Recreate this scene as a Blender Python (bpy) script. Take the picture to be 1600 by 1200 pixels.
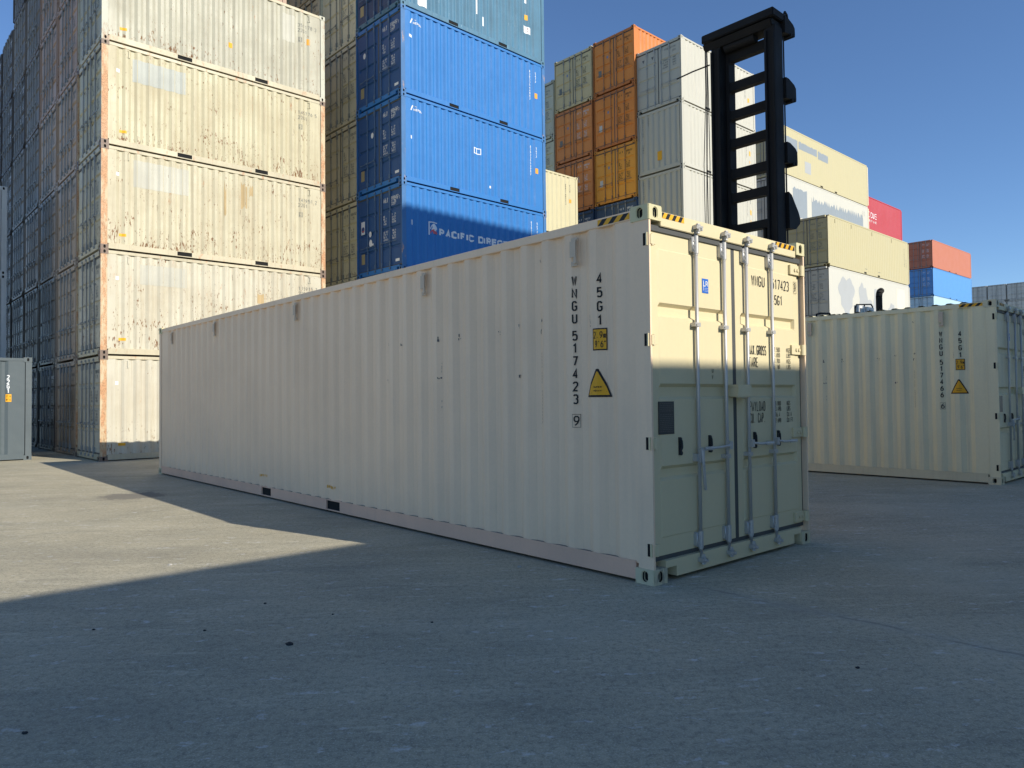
import bpy, math, random
from mathutils import Vector, Matrix
random.seed(7)
R_ = math.radians
S = bpy.context.scene
for o in list(bpy.data.objects): bpy.data.objects.remove(o)

# ------------------------------------------------------------ camera
F_PX, PITCH, ROLL, CAM_H = 1153.6, R_(1.557), R_(-.596), 1.42
TH = R_(47.873)
U = Vector((math.sin(TH), math.cos(TH), 0)); V = Vector((-math.cos(TH), math.sin(TH), 0))
def W_(a, b, z=0.0): return U*a + V*b + Vector((0, 0, z))
cam = bpy.data.cameras.new('camera'); camo = bpy.data.objects.new('camera', cam); S.collection.objects.link(camo)
cam.sensor_width = 36; cam.lens = F_PX/1600*36; cam.clip_end = 2000; cam.clip_start = .05
cam.shift_x = (800-791.44)/1600; cam.shift_y = -(600-591.55)/1600
fwd = Vector((0, math.cos(PITCH), math.sin(PITCH))); up = Vector((0, -math.sin(PITCH), math.cos(PITCH))); rt = Vector((1, 0, 0))
r2 = math.cos(ROLL)*rt + math.sin(ROLL)*up; u2 = -math.sin(ROLL)*rt + math.cos(ROLL)*up
m = Matrix((r2, u2, -fwd)).transposed().to_4x4(); m.translation = Vector((0, 0, CAM_H)); camo.matrix_world = m
S.camera = camo
# ------------------------------------------------------------ light
sd = Vector((0.71628, -0.50731, 0.47914)).normalized()
EL = math.asin(sd.z); AZ = math.atan2(sd.x, sd.y)
w = bpy.data.worlds.new('World'); S.world = w; w.use_nodes = True
nt = w.node_tree; bg = nt.nodes['Background']
sky = nt.nodes.new('ShaderNodeTexSky'); sky.sky_type = 'NISHITA'; sky.sun_disc = False
sky.sun_elevation = EL; sky.sun_rotation = AZ; sky.altitude = 0; sky.air_density = .85; sky.dust_density = 0; sky.ozone_density = 6.0
nt.links.new(sky.outputs[0], bg.inputs[0]); bg.inputs[1].default_value = 0.138
sl = bpy.data.lights.new('sun', 'SUN'); sl.energy = 4.8; sl.angle = R_(.42); sl.color = (1, .93, .82)
so = bpy.data.objects.new('sun', sl); S.collection.objects.link(so); so.rotation_euler = (-sd).to_track_quat('-Z', 'Y').to_euler(); so.location = sd*50
S.view_settings.view_transform = 'Standard'; S.view_settings.look = 'None'; S.view_settings.exposure = 0.17; S.view_settings.gamma = 1
S.view_settings.use_curve_mapping = False

# ------------------------------------------------------------ materials
def new_mat(name):
    m = bpy.data.materials.new(name); m.use_nodes = True
    return m, m.node_tree, m.node_tree.nodes['Principled BSDF']
def N(t, typ, **k):
    n = t.nodes.new(typ)
    for a, b in k.items(): setattr(n, a, b)
    return n
def noise(t, vec, scale, detail=4, rough=.55):
    n = N(t, 'ShaderNodeTexNoise'); n.inputs['Scale'].default_value = scale; n.inputs['Detail'].default_value = detail
    n.inputs['Roughness'].default_value = rough; t.links.new(vec, n.inputs['Vector']); return n.outputs['Fac']
def mapr(t, val, a, b, c=0., d=1.):
    n = N(t, 'ShaderNodeMapRange'); n.inputs[1].default_value = a; n.inputs[2].default_value = b
    n.inputs[3].default_value = c; n.inputs[4].default_value = d; t.links.new(val, n.inputs[0]); return n.outputs[0]
def math_(t, op, a, b):
    n = N(t, 'ShaderNodeMath', operation=op)
    for i, x in enumerate((a, b)):
        if isinstance(x, (int, float)): n.inputs[i].default_value = x
        else: t.links.new(x, n.inputs[i])
    return n.outputs[0]
def mix(t, fac, a, b, mode='MIX'):
    n = N(t, 'ShaderNodeMix', data_type='RGBA', blend_type=mode)
    for i, x in ((0, fac), (6, a), (7, b)):
        if isinstance(x, (int, float)): n.inputs[i].default_value = x
        elif isinstance(x, tuple): n.inputs[i].default_value = (*x, 1)
        else: t.links.new(x, n.inputs[i])
    return n.outputs[2]
def scalevec(t, vec, s):
    n = N(t, 'ShaderNodeVectorMath', operation='MULTIPLY'); t.links.new(vec, n.inputs[0]); n.inputs[1].default_value = s; return n.outputs[0]
def objvec(t):
    tc = N(t, 'ShaderNodeTexCoord'); oi = N(t, 'ShaderNodeObjectInfo')
    c = N(t, 'ShaderNodeCombineXYZ'); s = math_(t, 'MULTIPLY', oi.outputs['Random'], 40.)
    t.links.new(s, c.inputs[0]); t.links.new(s, c.inputs[1])
    a = N(t, 'ShaderNodeVectorMath', operation='ADD'); t.links.new(tc.outputs['Object'], a.inputs[0]); t.links.new(c.outputs[0], a.inputs[1])
    return a.outputs[0], tc.outputs['Object']
PM = {}
def paint(name, col, rough=.5, dirt=.25, streak=.25, rust=0., fleck=0., rustcol=(.17, .065, .028), dirtcol=None, dent=.35, metal=0., chalk=0., chalkcol=(.8, .85, .85)):
    if name in PM: return PM[name]
    m, t, p = new_mat(name); PM[name] = m
    vec, raw = objvec(t)
    dc = dirtcol or tuple(c*.45+.01 for c in col)
    big = noise(t, vec, .9, 6, .6)
    strk = noise(t, scalevec(t, vec, (9, 9, .35)), 1.3, 6, .65)
    fine = noise(t, vec, 38, 4, .7)
    c = mix(t, math_(t, 'MULTIPLY', mapr(t, big, .42, .72), dirt), col, dc)
    c = mix(t, math_(t, 'MULTIPLY', mapr(t, strk, .50, .74), streak), c, dc)
    c = mix(t, math_(t, 'MULTIPLY', mapr(t, fine, .35, .75), .10), c, dc)
    if chalk:
        ck = noise(t, scalevec(t, vec, (12, 12, .7)), 1.0, 8, .75)
        c = mix(t, mapr(t, ck, .62, .66, 0., chalk), c, chalkcol)
    if fleck:
        f1 = noise(t, scalevec(t, vec, (1, 1, .35)), 22, 6, .7); f2 = noise(t, vec, 2.1, 4, .6)
        g = mapr(t, N_sep_z(t, raw), .15, 1.0, .09, 0.)
        f = math_(t, 'ADD', math_(t, 'ADD', f1, g), math_(t, 'MULTIPLY', math_(t, 'SUBTRACT', f2, .5), .45))
        th = .74-fleck*.12
        c = mix(t, mapr(t, f, th, th+.03), c, tuple(x*.75 for x in rustcol))
    if rust:
        r1 = noise(t, scalevec(t, vec, (1, 1, .28)), 6, 9, .72); r2 = noise(t, vec, 40, 3, .7)
        th = .72-rust*.34
        c2 = mix(t, mapr(t, r2, .35, .7), rustcol, tuple(min(1, x*2.3+.05) for x in rustcol))
        c = mix(t, mapr(t, r1, th, th+.10, 0., .92), c, c2)
    t.links.new(c, p.inputs['Base Color'])
    t.links.new(mapr(t, big, .3, .8, rough-.06, rough+.18), p.inputs['Roughness']); p.inputs['Metallic'].default_value = metal
    p.inputs['Specular IOR Level'].default_value = .35
    b = N(t, 'ShaderNodeBump'); b.inputs['Strength'].default_value = dent; b.inputs['Distance'].default_value = .03
    hgt = math_(t, 'ADD', noise(t, vec, 2.6, 2, .4), math_(t, 'MULTIPLY', fine, .02))
    t.links.new(hgt, b.inputs['Height']); t.links.new(b.outputs[0], p.inputs['Normal'])
    return m
def N_sep_z(t, v):
    s = N(t, 'ShaderNodeSeparateXYZ'); t.links.new(v, s.inputs[0]); return s.outputs[2]
def plain(name, col, rough=.5, metal=0., dirt=.2):
    return paint(name, col, rough=rough, dirt=dirt, streak=dirt*.5, dent=.05, metal=metal)

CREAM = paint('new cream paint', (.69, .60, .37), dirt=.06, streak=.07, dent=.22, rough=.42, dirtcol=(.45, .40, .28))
CREAM_BOUNCE = paint('cream side paint', (.91, .68, .46), dirt=.16, streak=.16, dent=.30, rough=.5, dirtcol=(.45, .38, .30))  # door cream brightened and warmed; bounce light on the side put into colour
CREAMRAIL = paint('dusty cream sill paint', (.82, .52, .36), dirt=.3, streak=.1, dirtcol=(.42, .31, .25))
CREAMCAST = paint('scuffed cream casting', (.62, .57, .38), dirt=.3, streak=.3, rust=.56, rustcol=(.14, .12, .10))
BLACK = plain('black marking paint', (.012, .012, .013), .5, dirt=.05)
WHITE = plain('white marking paint', (.78, .80, .80), .5, dirt=.15)
YELLOW = plain('warning yellow', (.84, .42, .02), .5, dirt=.1)
PATCH2 = plain('faint repaint patch', (.55, .535, .44), .6, dirt=.25)
GREYMARK = plain('faded grey marking', (.16, .17, .16), .6)
RUBBER = plain('door gasket rubber', (.085, .088, .085), .6)
DARK = plain('painted cavity shade', (.012, .012, .012), .9)  # near-black stands in for the shade inside holes, slots and pockets
GALV = paint('galvanised steel', (.54, .53, .50), dirt=.25, streak=.4, rough=.36, metal=.35, dent=.05, dirtcol=(.33, .33, .32))
OLDBAR = paint('dull old bar steel', (.30, .31, .30), dirt=.5, streak=.4, rust=.25)
RUSTPOST = paint('rusted pale post paint', (.60, .50, .32), dirt=.3, streak=.5, rust=.80, rustcol=(.30, .15, .065), fleck=.8, dirtcol=(.42, .26, .13))
RUSTCAST = paint('rusty casting', (.22, .16, .12), dirt=.4, rust=.5, rustcol=(.11, .06, .04))
PATCH = plain('pale repaint patch', (.50, .515, .455), .6, dirt=.25)
ORANGESTK = plain('orange sticker', (.80, .36, .03), .5)
BLUESTK = plain('blue sticker', (.02, .14, .55), .5)
PLATE = plain('dull data plate', (.085, .085, .08), .45, metal=.4)
HANDLER = plain('handler black paint', (.006, .006, .006), .75, dirt=.3)
CONC = None

# ------------------------------------------------------------ mesh builder
class MB:
    def __init__(s): s.v = []; s.f = []; s.m = []
    def add(s, vs, fs, mi=0):
        o = len(s.v); s.v += [tuple(x) for x in vs]
        for f in fs: s.f.append([i+o for i in f]); s.m.append(mi)
    def box(s, x0, x1, y0, y1, z0, z1, mi=0):
        if x0 > x1: x0, x1 = x1, x0
        if y0 > y1: y0, y1 = y1, y0
        if z0 > z1: z0, z1 = z1, z0
        vs = [(x, y, z) for x in (x0, x1) for y in (y0, y1) for z in (z0, z1)]
        s.add(vs, [(0, 1, 3, 2), (4, 6, 7, 5), (0, 4, 5, 1), (2, 3, 7, 6), (0, 2, 6, 4), (1, 5, 7, 3)], mi)
    def cyl(s, p0, p1, r, n=12, mi=0, r1=None, cap=True):
        p0 = Vector(p0); p1 = Vector(p1); d = (p1-p0).normalized(); r1 = r if r1 is None else r1
        a = d.orthogonal().normalized(); b = d.cross(a)
        vs = []
        for p, rr in ((p0, r), (p1, r1)):
            for i in range(n):
                g = 2*math.pi*i/n; vs.append(p+(a*math.cos(g)+b*math.sin(g))*rr)
        fs = [(i, (i+1) % n, n+(i+1) % n, n+i) for i in range(n)]
        if cap: fs += [tuple(range(n))[::-1], tuple(range(n, 2*n))]
        s.add(vs, fs, mi)
    def tube(s, pts, r, n=8, mi=0):
        for a, b in zip(pts, pts[1:]): s.cyl(a, b, r, n, mi)
    def prism(s, poly, axis, a, b, mi=0):
        # poly: 2D points; axis 'x': (y,z), 'y': (x,z), 'z': (x,y)
        def P(p, h): return {'x': (h, p[0], p[1]), 'y': (p[0], h, p[1]), 'z': (p[0], p[1], h)}[axis]
        n = len(poly); vs = [P(p, a) for p in poly]+[P(p, b) for p in poly]
        s.add(vs, [tuple(range(n)), tuple(range(n, 2*n))[::-1]]+[(i, (i+1) % n, n+(i+1) % n, n+i) for i in range(n)], mi)
    def mesh(s, name, mats, smooth=False):
        me = bpy.data.meshes.new(name); me.from_pydata(s.v, [], s.f)
        for m in mats: me.materials.append(m)
        me.polygons.foreach_set('material_index', s.m)
        if smooth: me.polygons.foreach_set('use_smooth', [True]*len(s.f))
        me.update(); return me
def fixnormals(me):
    import bmesh
    b = bmesh.new(); b.from_mesh(me); bmesh.ops.recalc_face_normals(b, faces=b.faces); b.to_mesh(me); b.free()
def bevel(me, w=.006, seg=2, ang=.5):
    import bmesh
    b = bmesh.new(); b.from_mesh(me); bmesh.ops.remove_doubles(b, verts=b.verts, dist=1e-5)
    bmesh.ops.recalc_face_normals(b, faces=b.faces)
    es = [e for e in b.edges if len(e.link_faces) == 2 and e.calc_face_angle(0) > ang]
    bmesh.ops.bevel(b, geom=es, offset=w, segments=seg, affect='EDGES', clamp_overlap=True)
    for f in b.faces: f.smooth = False
    b.to_mesh(me); b.free()
def link(name, me, parent=None, label=None, cat=None, group=None, kind=None):
    o = bpy.data.objects.new(name, me); S.collection.objects.link(o)
    if parent: o.parent = parent
    for k, v in (('label', label), ('category', cat), ('group', group), ('kind', kind)):
        if v: o[k] = v
    return o
def obj(name, mb, mats, parent=None, bev=0, **k):
    if not isinstance(mats, (list, tuple)): mats = [mats]
    me = mb.mesh(name, mats)
    if bev: bevel(me, bev)
    else: fixnormals(me)
    return link(name, me, parent, **k)

# ------------------------------------------------------------ stroke lettering
def _l(*a): return [list(a)]
C8 = [(.25, .55), (0, .7), (0, .87), (.25, 1), (.75, 1), (1, .87), (1, .7), (.75, .55)]
G = {
'0': _l((0, .15), (0, .85), (.25, 1), (.75, 1), (1, .85), (1, .15), (.75, 0), (.25, 0), (0, .15)),
'1': _l((.15, .8), (.6, 1), (.6, 0)), '2': _l((0, .82), (.1, .95), (.3, 1), (.75, 1), (1, .87), (1, .65), (0, .0), (1, 0)),
'3': _l((0, .9), (.25, 1), (.75, 1), (1, .85), (1, .66), (.72, .54), (1, .42), (1, .15), (.75, 0), (.25, 0), (0, .1)),
'4': _l((.72, 0), (.72, 1), (0, .28), (1, .28)), '5': _l((.95, 1), (.08, 1), (.05, .56), (.35, .63), (.75, .63), (1, .48), (1, .15), (.75, 0), (.25, 0), (0, .12)),
'6': _l((.8, 1), (.25, .72), (0, .4), (0, .15), (.25, 0), (.75, 0), (1, .15), (1, .42), (.75, .57), (.25, .57), (.04, .44)),
'7': _l((0, 1), (1, 1), (.35, 0)),
'8': [C8+[(1, .4), (1, .15), (.75, 0), (.25, 0), (0, .15), (0, .4), (.25, .55), (.75, .55)]],
'9': _l((.2, 0), (.75, .28), (1, .6), (1, .85), (.75, 1), (.25, 1), (0, .85), (0, .58), (.25, .43), (.75, .43), (.96, .56)),
'A': [[(0, 0), (.5, 1), (1, 0)], [(.2, .3), (.8, .3)]], 'B': [[(0, 0), (0, 1), (.75, 1), (1, .87), (1, .68), (.75, .54), (0, .54)], [(.75, .54), (1, .4), (1, .15), (.75, 0), (0, 0)]],
'C': _l((1, .8), (1, .86), (.75, 1), (.25, 1), (0, .85), (0, .15), (.25, 0), (.75, 0), (1, .14), (1, .22)),
'D': _l((0, 0), (0, 1), (.65, 1), (1, .82), (1, .18), (.65, 0), (0, 0)), 'E': [[(1, 1), (0, 1), (0, 0), (1, 0)], [(0, .52), (.85, .52)]],
'F': [[(1, 1), (0, 1), (0, 0)], [(0, .52), (.85, .52)]], 'G': _l((1, .82), (.75, 1), (.25, 1), (0, .85), (0, .15), (.25, 0), (.75, 0), (1, .15), (1, .45), (.55, .45)),
'H': [[(0, 0), (0, 1)], [(1, 0), (1, 1)], [(0, .5), (1, .5)]], 'I': _l((.5, 0), (.5, 1)), 'J': _l((0, .15), (.3, 0), (.7, 0), (.9, .15), (.9, 1)),
'K': [[(0, 0), (0, 1)], [(1, 1), (.05, .45)], [(.35, .6), (1, 0)]], 'L': _l((0, 1), (0, 0), (1, 0)),
'M': _l((0, 0), (0, 1), (.5, .35), (1, 1), (1, 0)), 'N': _l((0, 0), (0, 1), (1, 0), (1, 1)),
'O': _l((0, .15), (0, .85), (.25, 1), (.75, 1), (1, .85), (1, .15), (.75, 0), (.25, 0), (0, .15)), 'P': _l((0, 0), (0, 1), (.75, 1), (1, .87), (1, .6), (.75, .47), (0, .47)),
'R': [[(0, 0), (0, 1), (.75, 1), (1, .87), (1, .62), (.75, .48), (0, .48)], [(.55, .48), (1, 0)]], 'S': _l((1, .84), (.75, 1), (.25, 1), (0, .85), (0, .64), (.25, .54), (.75, .48), (1, .36), (1, .15), (.75, 0), (.25, 0), (0, .14)),
'T': [[(0, 1), (1, 1)], [(.5, 1), (.5, 0)]], 'U': _l((0, 1), (0, .15), (.25, 0), (.75, 0), (1, .15), (1, 1)), 'V': _l((0, 1), (.5, 0), (1, 1)),
'W': _l((0, 1), (.25, 0), (.5, .8), (.75, 0), (1, 1)), 'X': [[(0, 0), (1, 1)], [(0, 1), (1, 0)]], 'Y': [[(0, 1), (.5, .45), (1, 1)], [(.5, .45), (.5, 0)]],
'Z': _l((0, 1), (1, 1), (0, 0), (1, 0)), '.': _l((.4, 0), (.4, .09)), "'": _l((.5, 1), (.5, .8)), '"': [[(.3, 1), (.3, .8)], [(.7, 1), (.7, .8)]], '/': _l((0, 0), (1, 1)), '-': _l((0, .5), (1, .5)),
'm': [[(0, 0), (0, .65)], [(0, .6), (.5, .6), (.5, 0)], [(.5, .6), (1, .6), (1, 0)]],
}
def strokes(text, h, wd, gap, th, x=0, y=0, step=9, vertical=False, vgap=.3, prop=False):
    """list of quads (4 2D points, layer); text starts at x, its baseline at y (vertical: goes down from y)"""
    out = []
    for ch in text:
        wd0 = wd
        if ch == 'I' and prop: wd = th*1.02
        if ch != ' ':
            for li, pl in enumerate(G.get(ch, [])):
                P = [Vector((x+a*(wd-th)+th/2, y+b*(h-th)+th/2)) for a, b in pl]
                closed = (P[0]-P[-1]).length < 1e-6
                n = len(P); L = []; Rr = []
                for i in range(n):
                    if closed: a, b = P[(i-1) % (n-1)], P[(i+1) % (n-1)]
                    else: a, b = P[max(i-1, 0)], P[min(i+1, n-1)]
                    d1 = (P[i]-a); d2 = (b-P[i])
                    d1 = d1.normalized() if d1.length > 1e-6 else d2.normalized()
                    d2 = d2.normalized() if d2.length > 1e-6 else d1
                    nn = Vector((-d1.y-d2.y, d1.x+d2.x))
                    if nn.length < 1e-4: nn = Vector((-d1.y, d1.x))
                    nn.normalize(); k = 1/max(.45, nn.dot(Vector((-d1.y, d1.x))))
                    L.append(P[i]+nn*th/2*k); Rr.append(P[i]-nn*th/2*k)
                for i in range(n-1):
                    ns = max(1, int((P[i+1]-P[i]).length/step)+1)
                    for j in range(ns):
                        t0, t1 = j/ns, (j+1)/ns
                        out.append(([L[i].lerp(L[i+1], t0), L[i].lerp(L[i+1], t1), Rr[i].lerp(Rr[i+1], t1), Rr[i].lerp(Rr[i+1], t0)], li))
        if vertical: y -= h*(1+vgap) if ch != ' ' else h*.45
        else: x += wd+gap
        wd = wd0
    return out
def put(mb, quads, fn, mi=0, d=.003):
    """fn(a,b,offset) -> local 3D point"""
    for q, li in quads:
        mb.add([fn(p[0], p[1], d+li*.0006) for p in q], [(0, 1, 2, 3)], mi)
def gridquads(x0, x1, y0, y1, st=.03, inside=None, lay=0):
    nx = max(1, int((x1-x0)/st)); ny = max(1, int((y1-y0)/st)) if inside else 1; o = []
    for i in range(nx):
        for j in range(ny):
            a, b = x0+(x1-x0)*i/nx, x0+(x1-x0)*(i+1)/nx; c, d = y0+(y1-y0)*j/ny, y0+(y1-y0)*(j+1)/ny
            if inside and not inside((a+b)/2, (c+d)/2): continue
            o.append(([(a, c), (b, c), (b, d), (a, d)], lay))
    return o

# ------------------------------------------------------------ shipping container
WD = 2.438
PX0, PITCHW = .27, .278
def prof(x, L, dep):
    if x < PX0 or x > L-PX0: return 0.
    t = (x-PX0) % PITCHW
    n = int((L-2*PX0)/PITCHW)
    if x > PX0+n*PITCHW: return 0.
    if t < .072: return 0.
    if t < .14: return dep*(t-.072)/.068
    if t < .21: return dep
    return dep*(1-(t-.21)/.068)
def breaks(L):
    xs = [.155]; n = int((L-2*PX0)/PITCHW)
    for i in range(n):
        b = PX0+i*PITCHW; xs += [b, b+.072, b+.14, b+.21]
    xs += [PX0+n*PITCHW, L-.155]; return xs
SIDE_Y = .014
def side_fn(L, right, dep, fromdoor=True):
    """decal placement on a long side; a = distance along x from x=0, b = z. right side is y=0."""
    def f(a, b, d):
        y = SIDE_Y+prof(a, L, dep)-d
        return (a, y if right else WD-y, b)
    return f
def door_fn(a, b, d): return (.039-d, WD-a, b)      # a measured from the left edge as seen
def ring_hole(mb, c, ax, ay, az, wx, wy, rx, ry, depth, mi, mdark, n=16):
    """rectangular face centre c with in-plane axes ax, ay (half sizes wx, wy), outward az, oval hole"""
    c, ax, ay, az = map(Vector, (c, ax, ay, az)); out = []; inn = []; dp = []
    for i in range(n):
        g = 2*math.pi*(i+.5)/n; cx, cy = math.cos(g), math.sin(g)
        k = 1/max(abs(cx)/1, abs(cy)/1); out.append(c+ax*wx*max(-1, min(1, cx*k))+ay*wy*max(-1, min(1, cy*k)))
        ex, ey = cx*rx, cy*ry
        if ry > rx: ey = (ry-rx)*(1 if cy > 0 else -1)+cy*rx
        inn.append(c+ax*ex+ay*ey); dp.append(inn[-1]-az*depth)
    # snap outer ring corners
    for sx in (-1, 1):
        for sy in (-1, 1):
            q = c+ax*wx*sx+ay*wy*sy; j = min(range(n), key=lambda i: (out[i]-q).length); out[j] = q
    o = list(range(n))
    mb.add(out+inn, [(i, (i+1) % n, n+(i+1) % n, n+i) for i in o], mi)
    mb.add(inn+dp, [(i, (i+1) % n, n+(i+1) % n, n+i) for i in o], mdark)
    mb.add(dp, [tuple(o)], mdark)
def casting(mb, x, y, z, sx, sy, sz, mi=0, dk=1):
    """corner at (x,y,z); extends sx,sy,sz inward"""
    a, b, c = .178, .162, .118
    cx, cy, cz = x+sx*a/2, y+sy*b/2, z+sz*c/2
    X, Y, Z = Vector((1, 0, 0)), Vector((0, 1, 0)), Vector((0, 0, 1))
    ring_hole(mb, (x, cy, cz), Y, Z, -X*sx, b/2, c/2, .026, .040, .03, mi, dk)
    ring_hole(mb, (cx, y, cz), X, Z, -Y*sy, a/2, c/2, .026, .040, .03, mi, dk)
    x1, y1, z1 = x+sx*a, y+sy*b, z+sz*c
    mb.add([(x, y, z), (x1, y, z), (x1, y1, z), (x, y1, z)], [(0, 1, 2, 3)], mi)
    mb.add([(x, y, z1), (x1, y, z1), (x1, y1, z1), (x, y1, z1)], [(0, 1, 2, 3)], mi)
    mb.add([(x1, y, z), (x1, y1, z), (x1, y1, z1), (x1, y, z1)], [(0, 1, 2, 3)], mi)
    mb.add([(x, y1, z), (x1, y1, z), (x1, y1, z1), (x, y1, z1)], [(0, 1, 2, 3)], mi)
MC = {}
def cached(key, fn):
    if key not in MC: MC[key] = fn()
    return MC[key]
def m_side(L, H, dep, mat, right):
    def mk():
        mb = MB(); xs = breaks(L); ys = [SIDE_Y+prof(min(max(x, 0), L), L, dep) for x in xs]
        if not right: ys = [WD-y for y in ys]
        z0, z1 = .15, H-.05; n = len(xs)
        zs = [z0, z1]
        vs = [(x, y, z) for z in zs for x, y in zip(xs, ys)]
        mb.add(vs, [(i, i+1, n+i+1, n+i) if right else (i, n+i, n+i+1, i+1) for i in range(n-1)])
        return mb.mesh('side_panel', [mat])
    return cached(('side', L, H, dep, mat.name, right), mk)
def m_front(L, H, mat):
    def mk():
        mb = MB(); ys = [.15]; ds = [0.]; n = 7; p = (WD-.36)/n
        for i in range(n):
            b = .18+i*p
            for t, d in ((0, 0), (.10, 0), (.15, .042), (p-.10+.05-.05, .042)): ys.append(b+t); ds.append(d)
        ys += [WD-.18, WD-.15]; ds += [0, 0]
        pts = [(L-.02-d, y) for y, d in zip(ys, ds)]
        k = len(pts); vs = [(x, y, .16) for x, y in pts]+[(x, y, H-.1) for x, y in pts]
        mb.add(vs, [(i, i+1, k+i+1, k+i) for i in range(k-1)])
        return mb.mesh('end_panel', [mat])
    return cached(('front', L, H, mat.name), mk)
def m_roof(L, H, mat, bump=.012):
    def mk():
        mb = MB(); z = H-.028; xs = [.18]; zs = [z]; x = .4
        while x < L-.4:
            for t, d in ((0, 0), (.04, bump), (.1, bump), (.14, 0)): xs.append(x+t); zs.append(z+d)
            x += .21
        xs.append(L-.17); zs.append(z); n = len(xs)
        mb.add([(x, .05, q) for x, q in zip(xs, zs)]+[(x, WD-.05, q) for x, q in zip(xs, zs)], [(i, n+i, n+i+1, i+1) for i in range(n-1)])
        return mb.mesh('roof', [mat])
    return cached(('roof', L, H, mat.name, bump), mk)
def rails(mb, L, H, which, pockets=True):
    for right in (True, False):
        def Y(a): return a if right else WD-a
        if 'top' in which: mb.box(.178, L-.178, Y(.006), Y(.066), H-.095, H-.022)
        if 'bottom' in which:
            segs = [(.178, L-.178)]
            if pockets:
                if L < 7: ps = [(1.80, 2.17), (3.89, 4.26)]
                else: ps = [(4.83, 5.18), (6.87, 7.20)]
                ed = [.178]+[q for p in ps for q in p]+[L-.178]; segs = list(zip(ed[::2], ed[1::2]))
                for a, b in ps: mb.box(a, b, Y(.008), Y(.05), .026, .045); mb.box(a, b, Y(.008), Y(.05), .15, .162); mb.box(a-.01, b+.01, Y(.024), Y(.2), .045, .15, 1)
            for a, b in segs: mb.box(a, b, Y(.004), Y(.05), .026, .162)
def m_frame(L, H, mat, postmat, cast, full=True):
    """posts, rails, end members and floor in one mesh"""
    def mk():
        mb = MB(); parts_frame(mb, L, H, {'post', 'top', 'bottom', 'hd', 'sl', 'fr', 'floor'}, post=2)
        if cast:
            for x in (0, 1):
                for y in (0, 1):
                    for z in (0, 1): casting(mb, x*L, y*WD, z*H, 1-2*x, 1-2*y, 1-2*z, 3, 1)
        me = mb.mesh('frame', [mat, DARK, postmat, CASTMAT.get(postmat.name, postmat)]); fixnormals(me); return me
    return cached(('frame', L, H, mat.name, postmat.name, cast), mk)
CASTMAT = {'rusted pale post paint': RUSTCAST}
def posts(mb, L, H, mi=0):
    for right in (True, False):
        def Y(a): return a if right else WD-a
        mb.box(.058, .152, Y(.007), Y(.10), .118, H-.118, mi)      # door end post body
        mb.box(.006, .058, Y(.007), Y(.028), .118, H-.118, mi)     # outer lip
        mb.box(L-.14, L-.006, Y(.007), Y(.12), .118, H-.118, mi)
def parts_frame(mb, L, H, w, post=0):
    rails(mb, L, H, w)
    if 'post' in w: posts(mb, L, H, post)
    if 'hd' in w:
        mb.box(.012, .11, .162, WD-.162, H-.150, H-.035); mb.box(.11, .16, .162, WD-.162, H-.12, H-.035)
    if 'sl' in w:
        for a, b, z0 in ((.162, .175, .03), (.175, .295, .11), (.295, WD-.30, .03), (WD-.30, WD-.18, .11), (WD-.18, WD-.162, .03)):
            mb.box(.012, .11, a, b, z0, .165)
        mb.box(.10, .11, .17, .30, .03, .11, 1); mb.box(.10, .11, WD-.31, WD-.17, .03, .11, 1)
    if 'fr' in w:
        mb.box(L-.11, L-.01, .162, WD-.162, H-.15, H-.03); mb.box(L-.11, L-.01, .162, WD-.162, .03, .19)
    if 'floor' in w:
        mb.box(.12, L-.12, .06, WD-.06, .12, .15)
        x = .5
        while x < L-.3: mb.box(x, x+.045, .06, WD-.06, .035, .119); x += .6
def door_leaf(left, H, fine=True):
    """front skin of a leaf with three recessed bands; s measured from the left edge as seen"""
    mb = MB(); s0, s1 = (.052, 1.193) if left else (1.247, 2.372)
    z0, z1 = .201, H-.191; X = .045
    ra, rb = (s0+.10, s1-.075) if left else (s0+.08, s1-.08)
    k = (H-.0)/2.896
    bands = [(.775*k, .885*k), (1.40*k, 1.525*k), (2.045*k, 2.155*k)]
    ss = [s0, ra, ra+.018, rb-.018, rb, s1]; zs = [z0, .335*k, .343*k]; dz = [0, 0, -.005]
    for a, b in bands: zs += [a, a+.022, b-.026, b]; dz += [-.005, .03, .03, -.005]
    zs += [2.568*k, 2.576*k, z1]; dz += [-.005, 0, 0]
    def dx(i, j):
        if j in (0, 5): return 0
        if j in (1, 4): return 0 if dz[i] > 0 else 0
        return dz[i]
    nS = len(ss); vs = [(X+dx(i, j), WD-s, z) for i, z in enumerate(zs) for j, s in enumerate(ss)]
    fs = [(i*nS+j, i*nS+j+1, (i+1)*nS+j+1, (i+1)*nS+j) for i in range(len(zs)-1) for j in range(nS-1)]
    mb.add(vs, fs)
    # edges of the leaf
    for a, b in ((s0, s0-.0), (s1, s1)):
        mb.add([(X, WD-a, z0), (X, WD-a, z1), (X+.05, WD-a, z1), (X+.05, WD-a, z0)], [(0, 1, 2, 3)])
    for z in (z0, z1): mb.add([(X, WD-s0, z), (X, WD-s1, z), (X+.05, WD-s1, z), (X+.05, WD-s0, z)], [(0, 1, 2, 3)])
    return mb
def gasket(mb, H, mi):
    # rubber seal seen round and between the leaves
    mb.box(.030, .075, WD-2.395, WD-.045, H-.192, H-.148, mi); mb.box(.050, .075, WD-2.395, WD-.045, .164, .202, mi)
    mb.box(.046, .075, WD-1.248, WD-1.192, .202, H-.192, mi); mb.box(.052, .075, WD-2.40, WD-2.37, .196, H-.186, mi)
    mb.box(.055, .075, WD-.054, WD-.035, .196, H-.186, mi)
BARS = [(.625, 'down'), (1.035, 'left'), (1.385, 'right'), (1.815, 'right')]
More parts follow.
